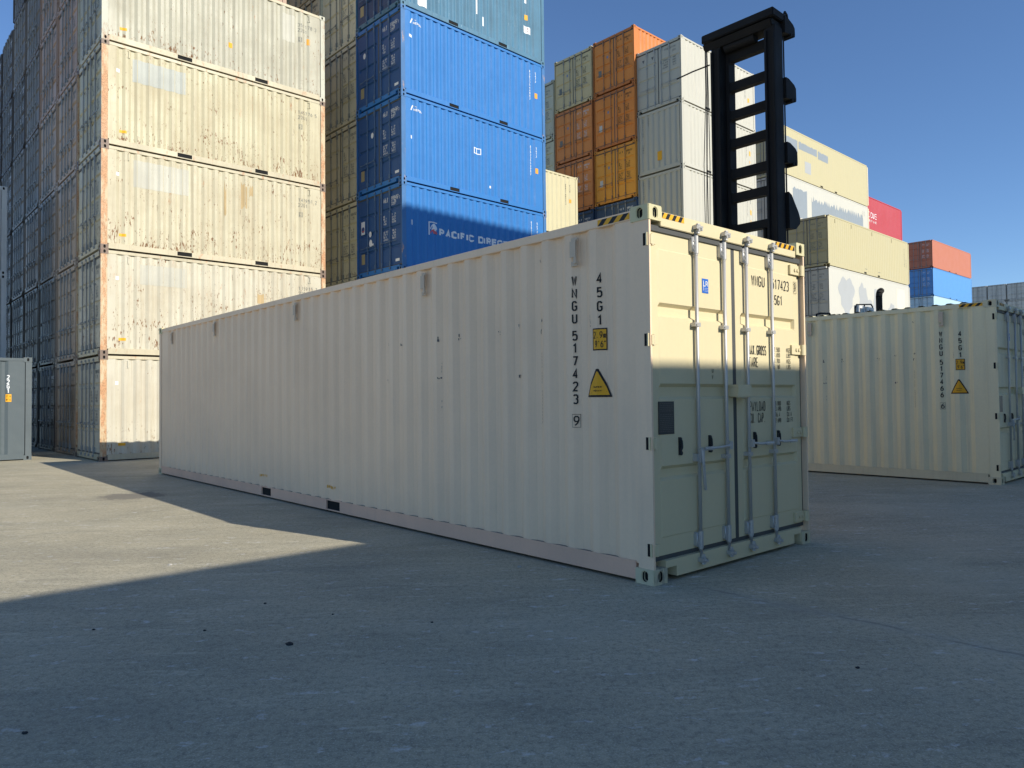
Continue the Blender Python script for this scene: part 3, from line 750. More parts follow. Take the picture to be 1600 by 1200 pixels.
# ------------------------------------------------------------ left weathered stack (A) and its rows
PALE = [paint('weathered pale cream '+a, c, dirt=.35, streak=.60, fleck=f, rust=r, dirtcol=d, dent=.5, rustcol=(.27, .14, .06)) for a, c, f, r, d in (
    ('one', (.57, .54, .43), .50, .20, (.40, .34, .24)), ('two', (.57, .54, .42), .95, .36, (.38, .31, .20)), ('three', (.55, .51, .36), .85, .30, (.36, .29, .18)),
    ('four', (.54, .50, .335), .80, .30, (.36, .29, .18)), ('five', (.47, .455, .35), .6, .24, (.28, .25, .18)))]
RAILP = paint('stained pale rail', (.58, .52, .36), dirt=.3, streak=.3, rust=.44, rustcol=(.30, .16, .08))
def a_decal(lv):
    def f(root, L, H, dep):
        sf = side_fn(L, True, dep)
        rr = random.Random(lv)
        px = [(4.0, 4.6, 1.0, 1.55), (.9, 2.05, 1.80, 2.30), (.75, 2.1, 1.65, 2.33), (.72, 2.02, 1.72, 2.30), (4.7, 5.1, 1.5, 2.3)][lv]
        def edge(a, b): return True
        mb = MB(); put(mb, gridquads(px[0], px[1], px[2], px[3], .03), sf, 0, .002)
        obj('repaint_patch', mb, PATCH if lv == 3 else PATCH2, root)
        mb = MB(); put(mb, gridquads(.34, .42, 1.86, 1.95, .03), sf, 0, .003); obj('sticker', mb, WHITE, root)
        mb = MB(); put(mb, gridquads(.42, .58, .36, .43, .03), sf, 0, .003)
        if lv == 4: put(mb, gridquads(3.15, 3.26, .78, .92, .03), sf, 0, .003)
        obj('yellow_label', mb, YELLOW, root)
        mb = MB(); tx = ['', '115915', '147951', '145776', '351178'][lv]; ck = ['', '7', '2', '5', '3'][lv]
        if tx:
            put(mb, strokes(tx, .10, .055, .022, .011, 5.2, 2.05, step=.03), sf, 0, .004); put(mb, strokes(ck, .10, .055, .02, .011, 5.72, 2.05, step=.03), sf, 0, .004)
            put(mb, strokes('22G1', .10, .055, .022, .011, 5.2, 1.90, step=.03), sf, 0, .004)
            for a, b, c, d in ((5.22, 5.32, 1.60, 1.607), (5.22, 5.32, 1.733, 1.74), (5.22, 5.227, 1.607, 1.733), (5.313, 5.32, 1.607, 1.733)): put(mb, gridquads(a, b, c, d, .03), sf, 0, .004)
            put(mb, strokes('2.6', .04, .022, .006, .006, 5.232, 1.68), sf, 0, .004); put(mb, strokes("8'6", .04, .022, .006, .006, 5.232, 1.62), sf, 0, .004)
            obj('lettering', mb, GREYMARK, root)
        if lv == 4:
            mb = MB(); put(mb, gridquads(5.48, 5.57, 1.58, 1.76, .03), sf, 0, .004); obj('height_sign', mb, ORANGESTK, root)
        for x in (.62, 5.55):
            mb = MB(); y = SIDE_Y; mb.box(x-.006, x+.022, y-.022, y-.002, 2.28, 2.46); mb.box(x-.04, x+.022, y-.004, y+.001, 2.27, 2.30); mb.box(x-.04, x+.022, y-.004, y+.001, 2.44, 2.47)
            obj('tie_down', mb, PALE[lv], root)
        if lv == 2: patches([(3.50, 3.66, 1.55, 2.40, .35), (3.74, 3.84, 1.9, 2.40, .3), (3.02, 3.08, 1.2, 2.3, .5)], plain('orange rust wash', (.56, .42, .22), .7, dirt=.5))(root, L, H, dep)
        if lv == 1: patches([(3.95, 4.2, 1.55, 1.85, .05)], plain('orange rust wash', (.56, .42, .22), .7, dirt=.5))(root, L, H, dep)
        # worn flakes: short strokes along the ridges
        mb = MB(); yl = MB()
        for q in range([20, 75, 60, 60, 30][lv]):
            i = rr.randrange(20); a = PX0+i*PITCHW+rr.choice((.0, .066, .205, .14))+rr.uniform(-.006, .006)
            b = rr.uniform(.18, 2.3)**1 if rr.random() < .5 else .18+abs(rr.gauss(0, .35)); b = min(b, 2.3)
            h = rr.choice((.02, .03, .05, .09, .16)); wv = rr.uniform(.006, .014)
            while h > 0:
                put(mb, gridquads(a, a+wv, b, b+.016, .05), sf, 0, .0025); b += rr.uniform(.018, .034); h -= .03; a += rr.uniform(-.004, .004)
                if b > 2.4: break
        obj('paint_flake', mb, paint('rust flakes', (.17, .10, .06), dirt=.5, streak=.5, rustcol=(.1, .05, .03)), root)
    return f
ORD = ['bottom', 'second', 'third', 'fourth', 'fifth', 'sixth', 'seventh', 'eighth']
AH = 2.591
AU, AV = 4.681, 19.845
alab = ['lowest rusty-edged cream container of the left stack, beside the long cream container',
        'rusty-edged cream container flaking along its foot, second up in the left stack',
        'rusty-edged cream container marked 147951, third up in the lit left stack',
        'rusty-edged cream container marked 145776 with a wide pale patch, fourth in the left stack',
        'greyish cream container with a small yellow square, top of the lit left stack']
for k in range(5):
    container(AU, AV, k*AH, alab[k], 'rust-edged cream containers of the left stack', mat=PALE[k], post=RUSTPOST if k < 4 else paint('chipped pale post', (.55, .55, .44), rust=.6, rustcol=(.24, .15, .09), fleck=.6), frame=RAILP, decal=a_decal(k), ang=.17, ink=GREYMARK, barmat=OLDBAR)
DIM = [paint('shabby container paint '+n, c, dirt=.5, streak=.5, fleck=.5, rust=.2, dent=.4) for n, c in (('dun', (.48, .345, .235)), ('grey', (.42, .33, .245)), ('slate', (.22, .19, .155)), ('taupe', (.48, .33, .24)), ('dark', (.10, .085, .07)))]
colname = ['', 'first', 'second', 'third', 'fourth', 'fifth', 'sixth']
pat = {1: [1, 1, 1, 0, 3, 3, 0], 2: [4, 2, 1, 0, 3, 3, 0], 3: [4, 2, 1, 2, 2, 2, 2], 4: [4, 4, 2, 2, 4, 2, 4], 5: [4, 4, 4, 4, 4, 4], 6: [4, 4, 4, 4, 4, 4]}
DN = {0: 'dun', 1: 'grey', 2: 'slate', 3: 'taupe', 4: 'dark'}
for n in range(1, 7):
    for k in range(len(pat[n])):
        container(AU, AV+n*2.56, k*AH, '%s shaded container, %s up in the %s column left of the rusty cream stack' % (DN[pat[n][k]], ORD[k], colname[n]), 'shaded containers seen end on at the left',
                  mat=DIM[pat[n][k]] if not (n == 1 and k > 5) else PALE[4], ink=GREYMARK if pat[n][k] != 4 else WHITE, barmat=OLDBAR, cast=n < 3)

# ------------------------------------------------------------ blue stack (B) and khaki columns
BLUE = paint('bright blue paint', (.024, .175, .47), dirt=.15, streak=.18, dirtcol=(.02, .12, .33), dent=.45, rough=.5, chalk=.10, chalkcol=(.25, .42, .65))
BLUEP = paint('blue worn post', (.05, .17, .38), dirt=.3, rust=.42, rustcol=(.30, .18, .10))
BLUEDOOR = paint('blue door paint darkened for shade', (.018, .085, .24), dirt=.2, streak=.25, dirtcol=(.02, .06, .15))  # darker copy of the blue; shade on the end doors painted in
TEAL = paint('weathered teal paint', (.075, .20, .30), dirt=.4, streak=.7, dirtcol=(.06, .12, .16), chalk=.55, chalkcol=(.5, .62, .62), rust=.12)
NAVY = paint('navy paint', (.022, .06, .15), dirt=.3, streak=.3, rust=.05)
def sidecol(mb, sf, x, z, n, h, mi=0, rr=None):
    rr = rr or random.Random(int(x*100)+int(z*10))
    put(mb, strokes(''.join(rr.choice('0123456789') for _ in range(n)), h, h*.5, 0, h*.17, x, z, step=.03, vertical=True, vgap=.25), sf, mi, .004)
def oval(cx, cz, rx, rz, n=12):
    out = []
    for i in range(n):
        a, b = 2*math.pi*i/n, 2*math.pi*(i+1)/n
        out.append(([(cx, cz), (cx+rx*math.cos(a), cz+rz*math.sin(a)), (cx+rx*math.cos(b), cz+rz*math.sin(b)), (cx, cz)], 0))
    return out
def put_oval(mb, cx, cz, rx, rz, fn, mi, d, n=16, a0=0, a1=2*math.pi):
    pts = [fn(cx, cz, d)]+[fn(cx+rx*math.cos(a0+(a1-a0)*i/n), cz+rz*math.sin(a0+(a1-a0)*i/n), d) for i in range(n+1)]
    mb.add(pts, [(0, i+1, i+2) for i in range(n)], mi)
def b_decal(kind):
    def f(root, L, H, dep):
        sf = side_fn(L, True, dep); mb = MB()
        if kind != 'teal':
            sidecol(mb, sf, 5.30, 2.15, 11, .075); sidecol(mb, sf, 5.58, 2.15, 4, .075)
        if kind in ('a', 'b'):   # small white swoosh mark in the upper left corner
            z = 2.28
            put(mb, [([(.33, z-.14), (.38, z-.14), (.46, z+.02), (.42, z+.03)], 0), ([(.42, z+.03), (.46, z+.02), (.56, z-.02), (.55, z+.0)], 1)], sf, 0, .004)
            put(mb, strokes('NEPOL', .07, .05, .012, .014, .47, z-.13, step=.03), sf, 0, .005)
        if kind == 'a':
            put(mb, gridquads(.33, .40, 1.30, 1.40, .04), sf, 0, .004)
            for a, b, c, d in ((2.78, 3.08, 1.40, 1.43), (2.78, 3.08, 1.57, 1.60), (2.78, 2.81, 1.43, 1.57), (2.90, 2.93, 1.43, 1.57), (3.05, 3.08, 1.43, 1.57)): put(mb, gridquads(a, b, c, d, .04), sf, 0, .004)
            put(mb, gridquads(3.45, 3.52, .42, .5, .04), sf, 0, .004)
        if kind == 'b': put(mb, gridquads(.30, .42, 1.72, 1.80, .04), sf, 0, .004)
        if kind == 'pd':
            put(mb, strokes('PACIFIC', .225, .210, .036, .058, 1.37, 1.16, step=.03, prop=True), sf, 0, .006)
            put(mb, strokes('DIRECT', .225, .205, .036, .058, 2.95, 1.16, step=.03, prop=True), sf, 0, .006)
            put(mb, gridquads(.99, 1.31, 1.52, 1.55, .03), sf, 0, .006); put(mb, gridquads(.99, 1.03, 1.15, 1.52, .03), sf, 0, .006)
            put_oval(mb, 1.18, 1.30, .135, .20, sf, 0, .007, a0=.2, a1=3.0); put_oval(mb, 1.18, 1.29, .10, .12, sf, 0, .008, a0=.0, a1=3.14)
            put(mb, gridquads(.33, .40, 1.35, 1.50, .04), sf, 0, .004)
        if kind == 'teal':
            put(mb, gridquads(.62, .98, .02+.18, .62, .03), sf, 0, .004)
            put(mb, gridquads(5.05, 5.40, .86, 1.10, .04), sf, 0, .004); put(mb, gridquads(5.14, 5.22, 1.90, 2.02, .04), sf, 0, .004)
            for x, z0, z1 in ((2.95, .75, 1.7), (3.22, .45, .75), (2.52, 1.4, 1.9)): put(mb, gridquads(x, x+.05, z0, z1, .03), sf, 0, .003)
            m2 = MB(); tickrows(m2, [(5.08, 1.0, 4, .07), (5.08, .9, 4, .07)], lambda a, b, d: sf(a, b, d+.005)); obj('lettering', m2, plain('maroon marking', (.25, .05, .06)), root)
        obj('lettering', mb, WHITE, root)
        mb = MB(); x = 5.55 if kind != 'teal' else 5.13
        put(mb, gridquads(x, x+.13, 1.32, 1.5, .03), sf, 0, .004); obj('height_sign', mb, ORANGESTK if kind != 'teal' else YELLOW, root)
        if kind == 'pd':
            mb = MB(); put_oval(mb, 1.18, 1.20, .135, .13, sf, 0, .009, a0=0, a1=3.14); obj('logo', mb, plain('faded red marking', (.55, .10, .12)), root)
        # white writing on the end doors
        mb = MB()
        put(mb, strokes('PDLU', .085, .045, .012, .013, 1.45, 2.10), door_fn); put(mb, strokes('216215 3', .085, .042, .012, .012, 1.86, 2.10), door_fn); put(mb, strokes('22G1', .085, .045, .012, .012, 1.86, 1.97), door_fn)
        if kind == 'pd':
            put(mb, gridquads(.22, .42, 1.35, 1.75, 1), door_fn); put_oval(mb, .72, 1.30, .07, .09, door_fn, 0, .004); put_oval(mb, .74, 1.02, .08, .12, door_fn, 0, .004)
            put(mb, gridquads(.80, .9, .94, 1.0, 1), door_fn)
        elif kind != 'teal': put_oval(mb, .86 if kind == 'a' else .45, 1.72, .07, .09, door_fn, 0, .004)
        put(mb, gridquads(2.05, 2.25, .28, .36, 1), door_fn)
        obj('lettering', mb, WHITE, root)
        mb = MB(); put(mb, gridquads(.23, .42, .42, .74, 1), door_fn); obj('data_plate', mb, plain('dull brass plate', (.36, .30, .16), .5), root)
        if kind == 'pd':
            mb = MB(); put_oval(mb, .32, 1.50, .08, .09, door_fn, 0, .005); obj('logo', mb, plain('navy marking', (.04, .07, .2)), root)
            mb = MB(); put_oval(mb, .33, 1.47, .06, .05, door_fn, 0, .006, a0=3.14, a1=6.28); obj('logo', mb, plain('faded red marking', (.55, .10, .12)), root)
    return f
BU, BV = 12.001, 17.692
bl = ['blue container at the foot of the blue stack behind the long cream container', 'blue container second up, just under the one lettered PACIFIC DIRECT',
      'blue container lettered PACIFIC DIRECT in white, half in shadow', 'bright blue container with a small white square frame, directly above PACIFIC DIRECT',
      'bright blue container with white marks at its upper left, just below the weathered teal one', 'weathered teal container with white streaks and stickers on top of the blue stack', ]
bk = ['c', 'c', 'pd', 'a', 'b', 'teal']
for k in range(6):
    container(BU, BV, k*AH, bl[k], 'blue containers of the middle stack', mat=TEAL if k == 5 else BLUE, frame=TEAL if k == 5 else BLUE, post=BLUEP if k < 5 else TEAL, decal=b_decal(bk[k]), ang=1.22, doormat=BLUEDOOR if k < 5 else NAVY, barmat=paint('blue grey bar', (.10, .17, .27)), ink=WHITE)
KHAKI = [paint('khaki grey paint '+str(i), c, dirt=.3, streak=.3, fleck=.3, rust=.06) for i, c in enumerate(((.72, .70, .50), (.66, .64, .48), (.62, .61, .46)))]
for n in range(1, 4):
    for k in range(7):
        container(BU+.12, BV+n*2.52+.05, k*AH, 'khaki grey container, %s up in the %s column left of the blue stack' % (ORD[k], colname[n]), 'khaki grey containers beside the blue stack',
                  mat=KHAKI[(k+n) % 3], ink=GREYMARK, barmat=paint('khaki bar', (.27, .28, .24)))

# cream column behind the blue stack
YCREAM = paint('yellowish cream paint', (.60, .55, .35), dirt=.08, streak=.1, dent=.3)
def small_marks(xn=5.3, ink=BLACK, sign=True, n=11, right=True):
    def f(root, L, H, dep):
        sf0 = side_fn(L, right, dep); sf = sf0 if right else (lambda a, b, d: sf0(L-a, b, d))
        mb = MB(); sidecol(mb, sf, xn, H-.5, n, .07); sidecol(mb, sf, xn+.28, H-.5, 4, .07); obj('lettering', mb, ink, root)
        if sign:
            mb = MB(); put(mb, gridquads(xn+.25, xn+.38, H-1.25, H-1.08, .03), sf, 0, .004); obj('height_sign', mb, ORANGESTK, root)
    return f
for k in range(4):
    container(19.0, 22.7, k*2.88, 'pale cream container %s, right beside the blue stack' % ('on top of its column' if k == 3 else ORD[k]+' in its column'), 'pale cream column behind the blue stack', H=2.88, mat=YCREAM, decal=small_marks(5.25), ink=BLACK)

# ------------------------------------------------------------ orange stacks (C)
OR1 = paint('faded orange paint', (.60, .20, .045), dirt=.25, streak=.25, dirtcol=(.30, .09, .03), dent=.4)
OR2 = paint('rusty orange paint', (.66, .25, .075), dirt=.3, streak=.3, dirtcol=(.30, .10, .05), chalk=.1, chalkcol=(.7, .5, .4))
AMB = paint('amber paint', (.74, .31, .045), dirt=.2, streak=.2, dirtcol=(.40, .17, .03))
BEI = paint('beige green paint', (.72, .58, .31), dirt=.15, streak=.2)
SLATE = paint('slate blue paint', (.045, .09, .17), dirt=.3, streak=.3)
ORBAR = paint('orange bar steel', (.36, .20, .12), dirt=.5, streak=.4)
ORD1 = paint('orange door paint lightened for shade', (.82, .29, .055), dirt=.15, streak=.2, dirtcol=(.45, .15, .04)); ORD2 = paint('rusty orange door paint lightened for shade', (.82, .31, .08), dirt=.2, streak=.25, dirtcol=(.45, .17, .06)); AMBD = paint('amber door paint lightened for shade', (.85, .38, .05), dirt=.15, streak=.2, dirtcol=(.5, .22, .04))  # lighter copies of the orange and amber, lifting the shaded end doors
DOORM = {'faded orange paint': ORD1, 'rusty orange paint': ORD2, 'amber paint': AMBD}
CH = 2.605; CU, CV = 26.368, 20.369
def c_decal(stk, pl, ink):
    def f(root, L, H, dep):
        mb = MB(); put(mb, gridquads(.80, .90, 1.60, 1.72, 1), door_fn); obj('sticker', mb, plain('grey blue sticker', (.25, .30, .42)), root)
        mb = MB(); put(mb, gridquads(.30, .48, .85, 1.15, 1), door_fn); obj('data_plate', mb, pl, root)
        sf = side_fn(L, True, dep); mb = MB(); sidecol(mb, sf, 5.4, 2.2, 8, .07); obj('lettering', mb, ink, root)
    return f
WPL = plain('white label', (.68, .66, .60)); GPL = plain('grey data plate', (.20, .21, .18))
c2 = [(SLATE, 'slate blue container at the foot of the right orange column', None), (SLATE, 'slate blue container second up in the right orange column', None), (SLATE, 'slate blue container third up in the right orange column', None),
      (SLATE, 'slate blue container just visible under the amber one', None), (AMB, 'amber orange container with a white label, below two darker orange ones', WPL),
      (OR1, 'orange container with a white label, directly above the amber one', WPL), (OR1, 'orange container topping the stacks, its lit side facing right', GPL)]
for k, (m_, lb, pl) in enumerate(c2):
    container(CU, CV, k*CH, lb, 'orange and blue containers of the tall column', H=2.591, mat=m_, doormat=DOORM.get(m_.name), ink=BLACK if k > 3 else WHITE, barmat=ORBAR if k > 3 else OLDBAR, ang=-.24, decal=c_decal(0, pl, BLACK) if pl else None)
c1 = [(SLATE, 'slate container at the foot of the column left of the amber container', None), (SLATE, 'slate container second up in the column left of the amber container', None), (SLATE, 'slate container third up in the column left of the amber container', None),
      (SLATE, 'dark blue container under the two rusty orange ones, mostly hidden', None), (OR2, 'rusty orange container with white door lettering, left of the amber one', None),
      (OR2, 'rusty orange container with white door lettering, directly beneath the beige one', GPL), (BEI, 'beige green container on top, left of the topmost orange one', GPL)]
for k, (m_, lb, pl) in enumerate(c1):
    container(CU, CV+2.55, k*CH-.04, lb, 'orange and beige containers of the second tall column', H=2.591, mat=m_, doormat=DOORM.get(m_.name), ink=BLACK if k == 6 else WHITE, barmat=ORBAR if k in (4, 5) else OLDBAR, decal=c_decal(0, pl, BLACK) if pl else None)
for k in range(6):
    container(CU, CV+5.08, k*2.896, 'olive grey container, %s up, between blue stack and beige green container' % ORD[k], 'olive grey column beside the orange stacks', H=H9, mat=KHAKI[k % 2], ink=GREYMARK)

# ------------------------------------------------------------ white stack behind the mast
WHT = paint('white paint', (.51, .49, .40), dirt=.10, streak=.15, dent=.35, dirtcol=(.5, .52, .5))
WH = 2.82
def w_decal(k):
    def f(root, L, H, dep):
        flip = k < 5
        sf0 = side_fn(L, not flip, dep); sf = (lambda a, b, d: sf0(L-a, b, d)) if flip else sf0
        mb = MB(); sidecol(mb, sf, 5.2, H-.45, 11, .075); sidecol(mb, sf, 5.46, H-.45, 4, .075)
        if flip:
            ef = lambda a, b, d: (L-.02+d, a, b)
            put(mb, strokes('55174100', .085, .045, 0, .012, .33, H-.35, vertical=True, vgap=.2), ef); put(mb, strokes('45G1', .085, .045, 0, .012, .63, H-.35, vertical=True, vgap=.2), ef)
            put(mb, strokes('1994', .085, .045, 0, .012, .33, 1.30, vertical=True, vgap=.2), ef)
        else:
            put(mb, strokes('FTNB 207190', .08, .042, .012, .010, 1.55, 2.40), door_fn); put(mb, strokes('22G1', .08, .042, .012, .010, 1.95, 2.25), door_fn)
            for q in range(4): tickrows(mb, [(1.45, 1.95-q*.11, 6, .07), (1.98, 1.95-q*.11, 4, .07)], door_fn)
            for x in (.42, .92): put(mb, [([(x-.07, 2.36), (x+.07, 2.36), (x, 2.22), (x, 2.22)], 0)], door_fn)
        obj('lettering', mb, plain('grey lettering', (.13, .14, .14)), root)
        mb = MB()
        if flip:
            if k == 4: put(mb, gridquads(1.12, 1.36, .50, .90, 1), lambda a, b, d: (L-.02+d, a, b), 0, .004)
            put(mb, gridquads(5.45, 5.62, 1.55, 1.78, .03), sf, 0, .004); put(mb, gridquads(5.47, 5.57, 1.18, 1.30, .03), sf, 0, .004)
        else: put(mb, gridquads(5.45, 5.55, 1.3, 1.5, .03), sf, 0, .004)
        obj('yellow_label', mb, YELLOW, root)
    return f
wl = ['white container at the foot of the white stack behind the black mast', 'white container second up in the white stack behind the black mast', 'white container third up in the white stack behind the black mast',
      'white container fourth up behind the mast, its plain ribbed end partly above the cream container', 'white container with a yellow square on its ribbed end, under the top one',
      'topmost white container with door bars, left of the black mast head']
for k in range(6):
    container(26.5, 17.985, k*WH, wl[k], 'white containers behind the mast', H=2.80, mat=WHT, axis='+u' if k == 5 else '-u', ang=-.18, ink=None, decal=w_decal(k), barmat=paint('pale bar', (.42, .43, .42)))

# ------------------------------------------------------------ far right stacks
def blobs(lst, mat):
    def add(root, L, H, dep):
        sf = side_fn(L, True, dep); mb = MB()
        for j, (cx, cz, rx, rz) in enumerate(lst):
            rr = random.Random(j); n = 28; pts = [sf(cx, cz, .003+j*.0004)]
            for i in range(n+1):
                a = 2*math.pi*(i % n)/n; k = 1+.14*math.sin(3*a+j)+.10*math.sin(7*a+j*2)
                pts.append(sf(cx+rx*k*math.cos(a), cz+rz*k*math.sin(a), .003+j*.0004))
            mb.add(pts, [(0, i+1, i+2) for i in range(n)])
        obj('repaint_patch', mb, mat, root)
    return add
def multi(*fs):
    def f(*a):
        for g in fs: g(*a)
    return f
GP = plain('grey repaint', (.26, .30, .33), .6, dirt=.1); GP2 = plain('pale grey repaint', (.40, .415, .41), .6, dirt=.1)
RFC = paint('yellowed reefer skin', (.52, .46, .265), dirt=.2, streak=.4, dent=.1, dirtcol=(.42, .40, .25), rust=.02)
RFW = paint('white reefer skin', (.54, .525, .45), dirt=.06, streak=.12, dent=.1, dirtcol=(.60, .58, .48))
TAN = paint('tan cream paint', (.50, .445, .255), dirt=.05, streak=.06, dent=.1)
REDP = paint('signal red paint', (.46, .05, .065), dirt=.08, streak=.1, dent=.2)
# reefers (D)
DU, DV = 40.86, 20.87
for k in range(6):
    dc = None
    if k == 5: dc = multi(patches([(.3, 1.9, 1.55, 2.35, .05), (2.05, 4.45, 1.85, 2.35, .08), (4.6, 6.0, 1.75, 2.3, .10)], GP), patches([(2.8, 3.6, .55, 1.3, .05)], GP2))
    if k == 4: dc = multi(patches([(1.2, 3.0, .55, 2.35, .12), (3.6, 11.2, .4, 2.25, .45)], GP), small_marks(11.1, sign=False, n=7))
    lb = {5: 'yellowed refrigerated container with grey painted-out strips, top of the stack right of the mast', 4: 'white refrigerated container with large grey repaint patches, right of the mast'}.get(k, 'refrigerated container %s from the ground right of the mast, hidden behind nearer stacks' % ORD[k])
    container(DU, DV, k*2.896, lb, 'refrigerated containers right of the mast', L=L40, H=H9, mat=RFC if k == 5 else RFW, dep=.003, decal=dc, name='refrigerated_container', post=paint('rust stained white post', (.7, .62, .42), rust=.4, rustcol=(.35, .17, .06)), frame=RFC if k == 5 else RFW, cast=False)
# tan over white (E)
def e_top(root, L, H, dep):
    sf = side_fn(L, True, dep); mb = MB()
    for x in (.9, 3.1, 6.1, 9.2): mb.box(x, x+.05, SIDE_Y-.02, SIDE_Y-.001, 2.5, 2.72)
    obj('tie_down', mb, plain('tan shade', (.40, .36, .22)), root)
    mb = MB(); sidecol(mb, sf, 11.35, 2.3, 11, .09); sidecol(mb, sf, 11.65, 1.6, 5, .09)
    put(mb, gridquads(5.0, 5.3, .33, .36, .05), sf); put(mb, gridquads(7.0, 7.3, .33, .36, .05), sf); obj('lettering', mb, GREYMARK, root)
RDK = paint('grimy reefer end', (.33, .33, .32), dirt=.6, streak=.5, fleck=.5, dirtcol=(.08, .08, .08))
for k in range(4):
    if k == 3: kw = dict(mat=TAN, dep=.012, decal=e_top, ink=GREYMARK)
    else: kw = dict(mat=RFW, dep=.003, ink=GREYMARK, decal=multi(blobs([(2.3, 1.45, 1.0, 1.05), (4.6, 1.3, .6, 1.0), (5.6, .75, 1.1, .6), (6.5, 1.2, .35, .9), (9.0, .8, .6, .6)], GP2), patches([(9.9, 11.3, .3, 2.5, .0)], plain('pinkish panel', (.74, .66, .52)))) if k == 2 else None, name='refrigerated_container')
    lb = {3: 'smooth tan cream container on top of the white patched one, right of the mast', 2: 'white refrigerated container with pale grey blotches, under the smooth tan one'}.get(k, 'white refrigerated container %s from the ground, under the smooth tan one' % ORD[k])
    container(40.88, 18.31, k*H9, lb, 'stack under the smooth tan container', L=L40, H=H9, ang=.27, cast=False, **kw)
# red stack
def red_txt(root, L, H, dep):
    sf = side_fn(L, True, dep); mb = MB()
    put(mb, strokes('FOCUS', .46, .32, .14, .06, 4.65, 1.20, step=.05), sf, 0, .006); put(mb, strokes('DIRECT LINE', .18, .12, .05, .025, 4.90, .85, step=.05), sf, 0, .006)
    obj('lettering', mb, WHITE, root)
for k in range(6):
    container(55.9, 24.05, k*H9, 'signal red container with white lettering, above and behind the tan one' if k == 5 else 'red container %s from the ground, hidden behind the tan stack' % ORD[k], 'red containers behind the tan stack', L=L40, H=H9, mat=REDP, decal=red_txt if k == 5 else None, cast=False, bars=False, dep=.03)
# F stack
TER = paint('terracotta paint', (.50, .175, .10), dirt=.05, streak=.05, dent=.1); DB = paint('sky blue paint', (.10, .29, .62), dirt=.08, streak=.08, dent=.1); LB = paint('pale blue paint', (.42, .60, .70), dirt=.08, streak=.08)
for k in range(6):
    mt = [LB, DB, LB, LB, DB, TER][k]
    lb = {5: 'terracotta container on top of the small far stack at the right', 4: 'sky blue container under the terracotta one', 3: 'pale blue container just visible under the sky blue one'}.get(k, 'blue container %s from the ground in the far terracotta stack, hidden' % ORD[k])
    container(83.24, 26.56, k*H9, lb, 'containers of the far terracotta stack', L=L40, H=H9, mat=mt, dep=.01, ang=-.36, ink=WHITE, cast=False, barmat=OLDBAR)
# G wall of grey ends
GW = [paint('pale grey paint '+str(i), c, dirt=.25, streak=.3) for i, c in enumerate(((.52, .54, .52), (.46, .48, .46), (.56, .57, .53)))]
for n in range(9):
    for k in range(7):
        if k < 4 and n > 6: continue
        container(131.5, 19.2+n*2.55, k*2.591, 'pale grey container, %s up, %s column from the right in the farthest wall' % (ORD[k], ['first', 'second', 'third', 'fourth', 'fifth', 'sixth', 'seventh', 'eighth', 'ninth'][n]), 'pale grey containers of the farthest wall', mat=GW[(n*3+k) % 3], ink=None, cast=False)
# H: slate container at the left edge, pale stack behind it
HG = paint('slate grey paint', (.085, .11, .12), dirt=.3, streak=.3, dent=.4, dirtcol=(.08, .10, .11), chalk=.12, chalkcol=(.3, .34, .35))
def h_dec(root, L, H, dep):
    sf = side_fn(L, True, dep); mb = MB(); put(mb, strokes('22G1', .11, .06, 0, .02, 5.52, 2.03, step=.03, vertical=True, vgap=.05), sf, 0, .004); obj('lettering', mb, WHITE, root)
    mb = MB(); put(mb, gridquads(5.50, 5.62, 1.47, 1.66, .03), sf, 0, .004); put(mb, strokes('2.6', .05, .026, .007, .007, 5.512, 1.585, step=.03), sf, 1, .007); put(mb, strokes("8'6", .05, .026, .007, .007, 5.512, 1.50, step=.03), sf, 1, .007)
    obj('height_sign', mb, [YELLOW, BLACK], root)
container(3.64-L20, 22.0, 0, 'slate grey container marked 22G1 cut off by the left edge of the photo', mat=HG, decal=h_dec, ink=WHITE, post=paint('slate post', (.10, .125, .135), rust=.15))
for k in range(3):
    container(3.6-L20, 25.7, k*AH, 'pale grey container %s of the narrow stack behind the slate container at the left edge' % ['bottom', 'middle', 'top'][k], 'pale grey stack at the left edge', mat=GW[0] if k else GW[1], ink=GREYMARK, frame=paint('light grey rail', (.45, .48, .50), dirt=.2))

# ------------------------------------------------------------ stacks behind the camera (they cast the big shadow)
DKS = [YCREAM, GW[0], WHT, GW[1], YCREAM]
def row(u0, n, levels, lab, L=L20, dz=2.591):
    for i in range(n):
        for k in range(levels):
            container(u0+i*(L+.0), -7.40-WD, k*dz, '%s, %s up, number %d along the row behind the camera' % (lab, ORD[k], i+1), 'containers behind the camera', L=L, mat=DKS[(i*2+k) % 5], cast=False, bars=False)
row(2.0, 1, 3, 'container of the low row', L40)
row(14.2, 1, 4, 'container of the middle step', 3.25)
row(17.5, 1, 8, 'container of the tall stack', dz=2.655)
row(23.9, 1, 5, 'container of the last stack')

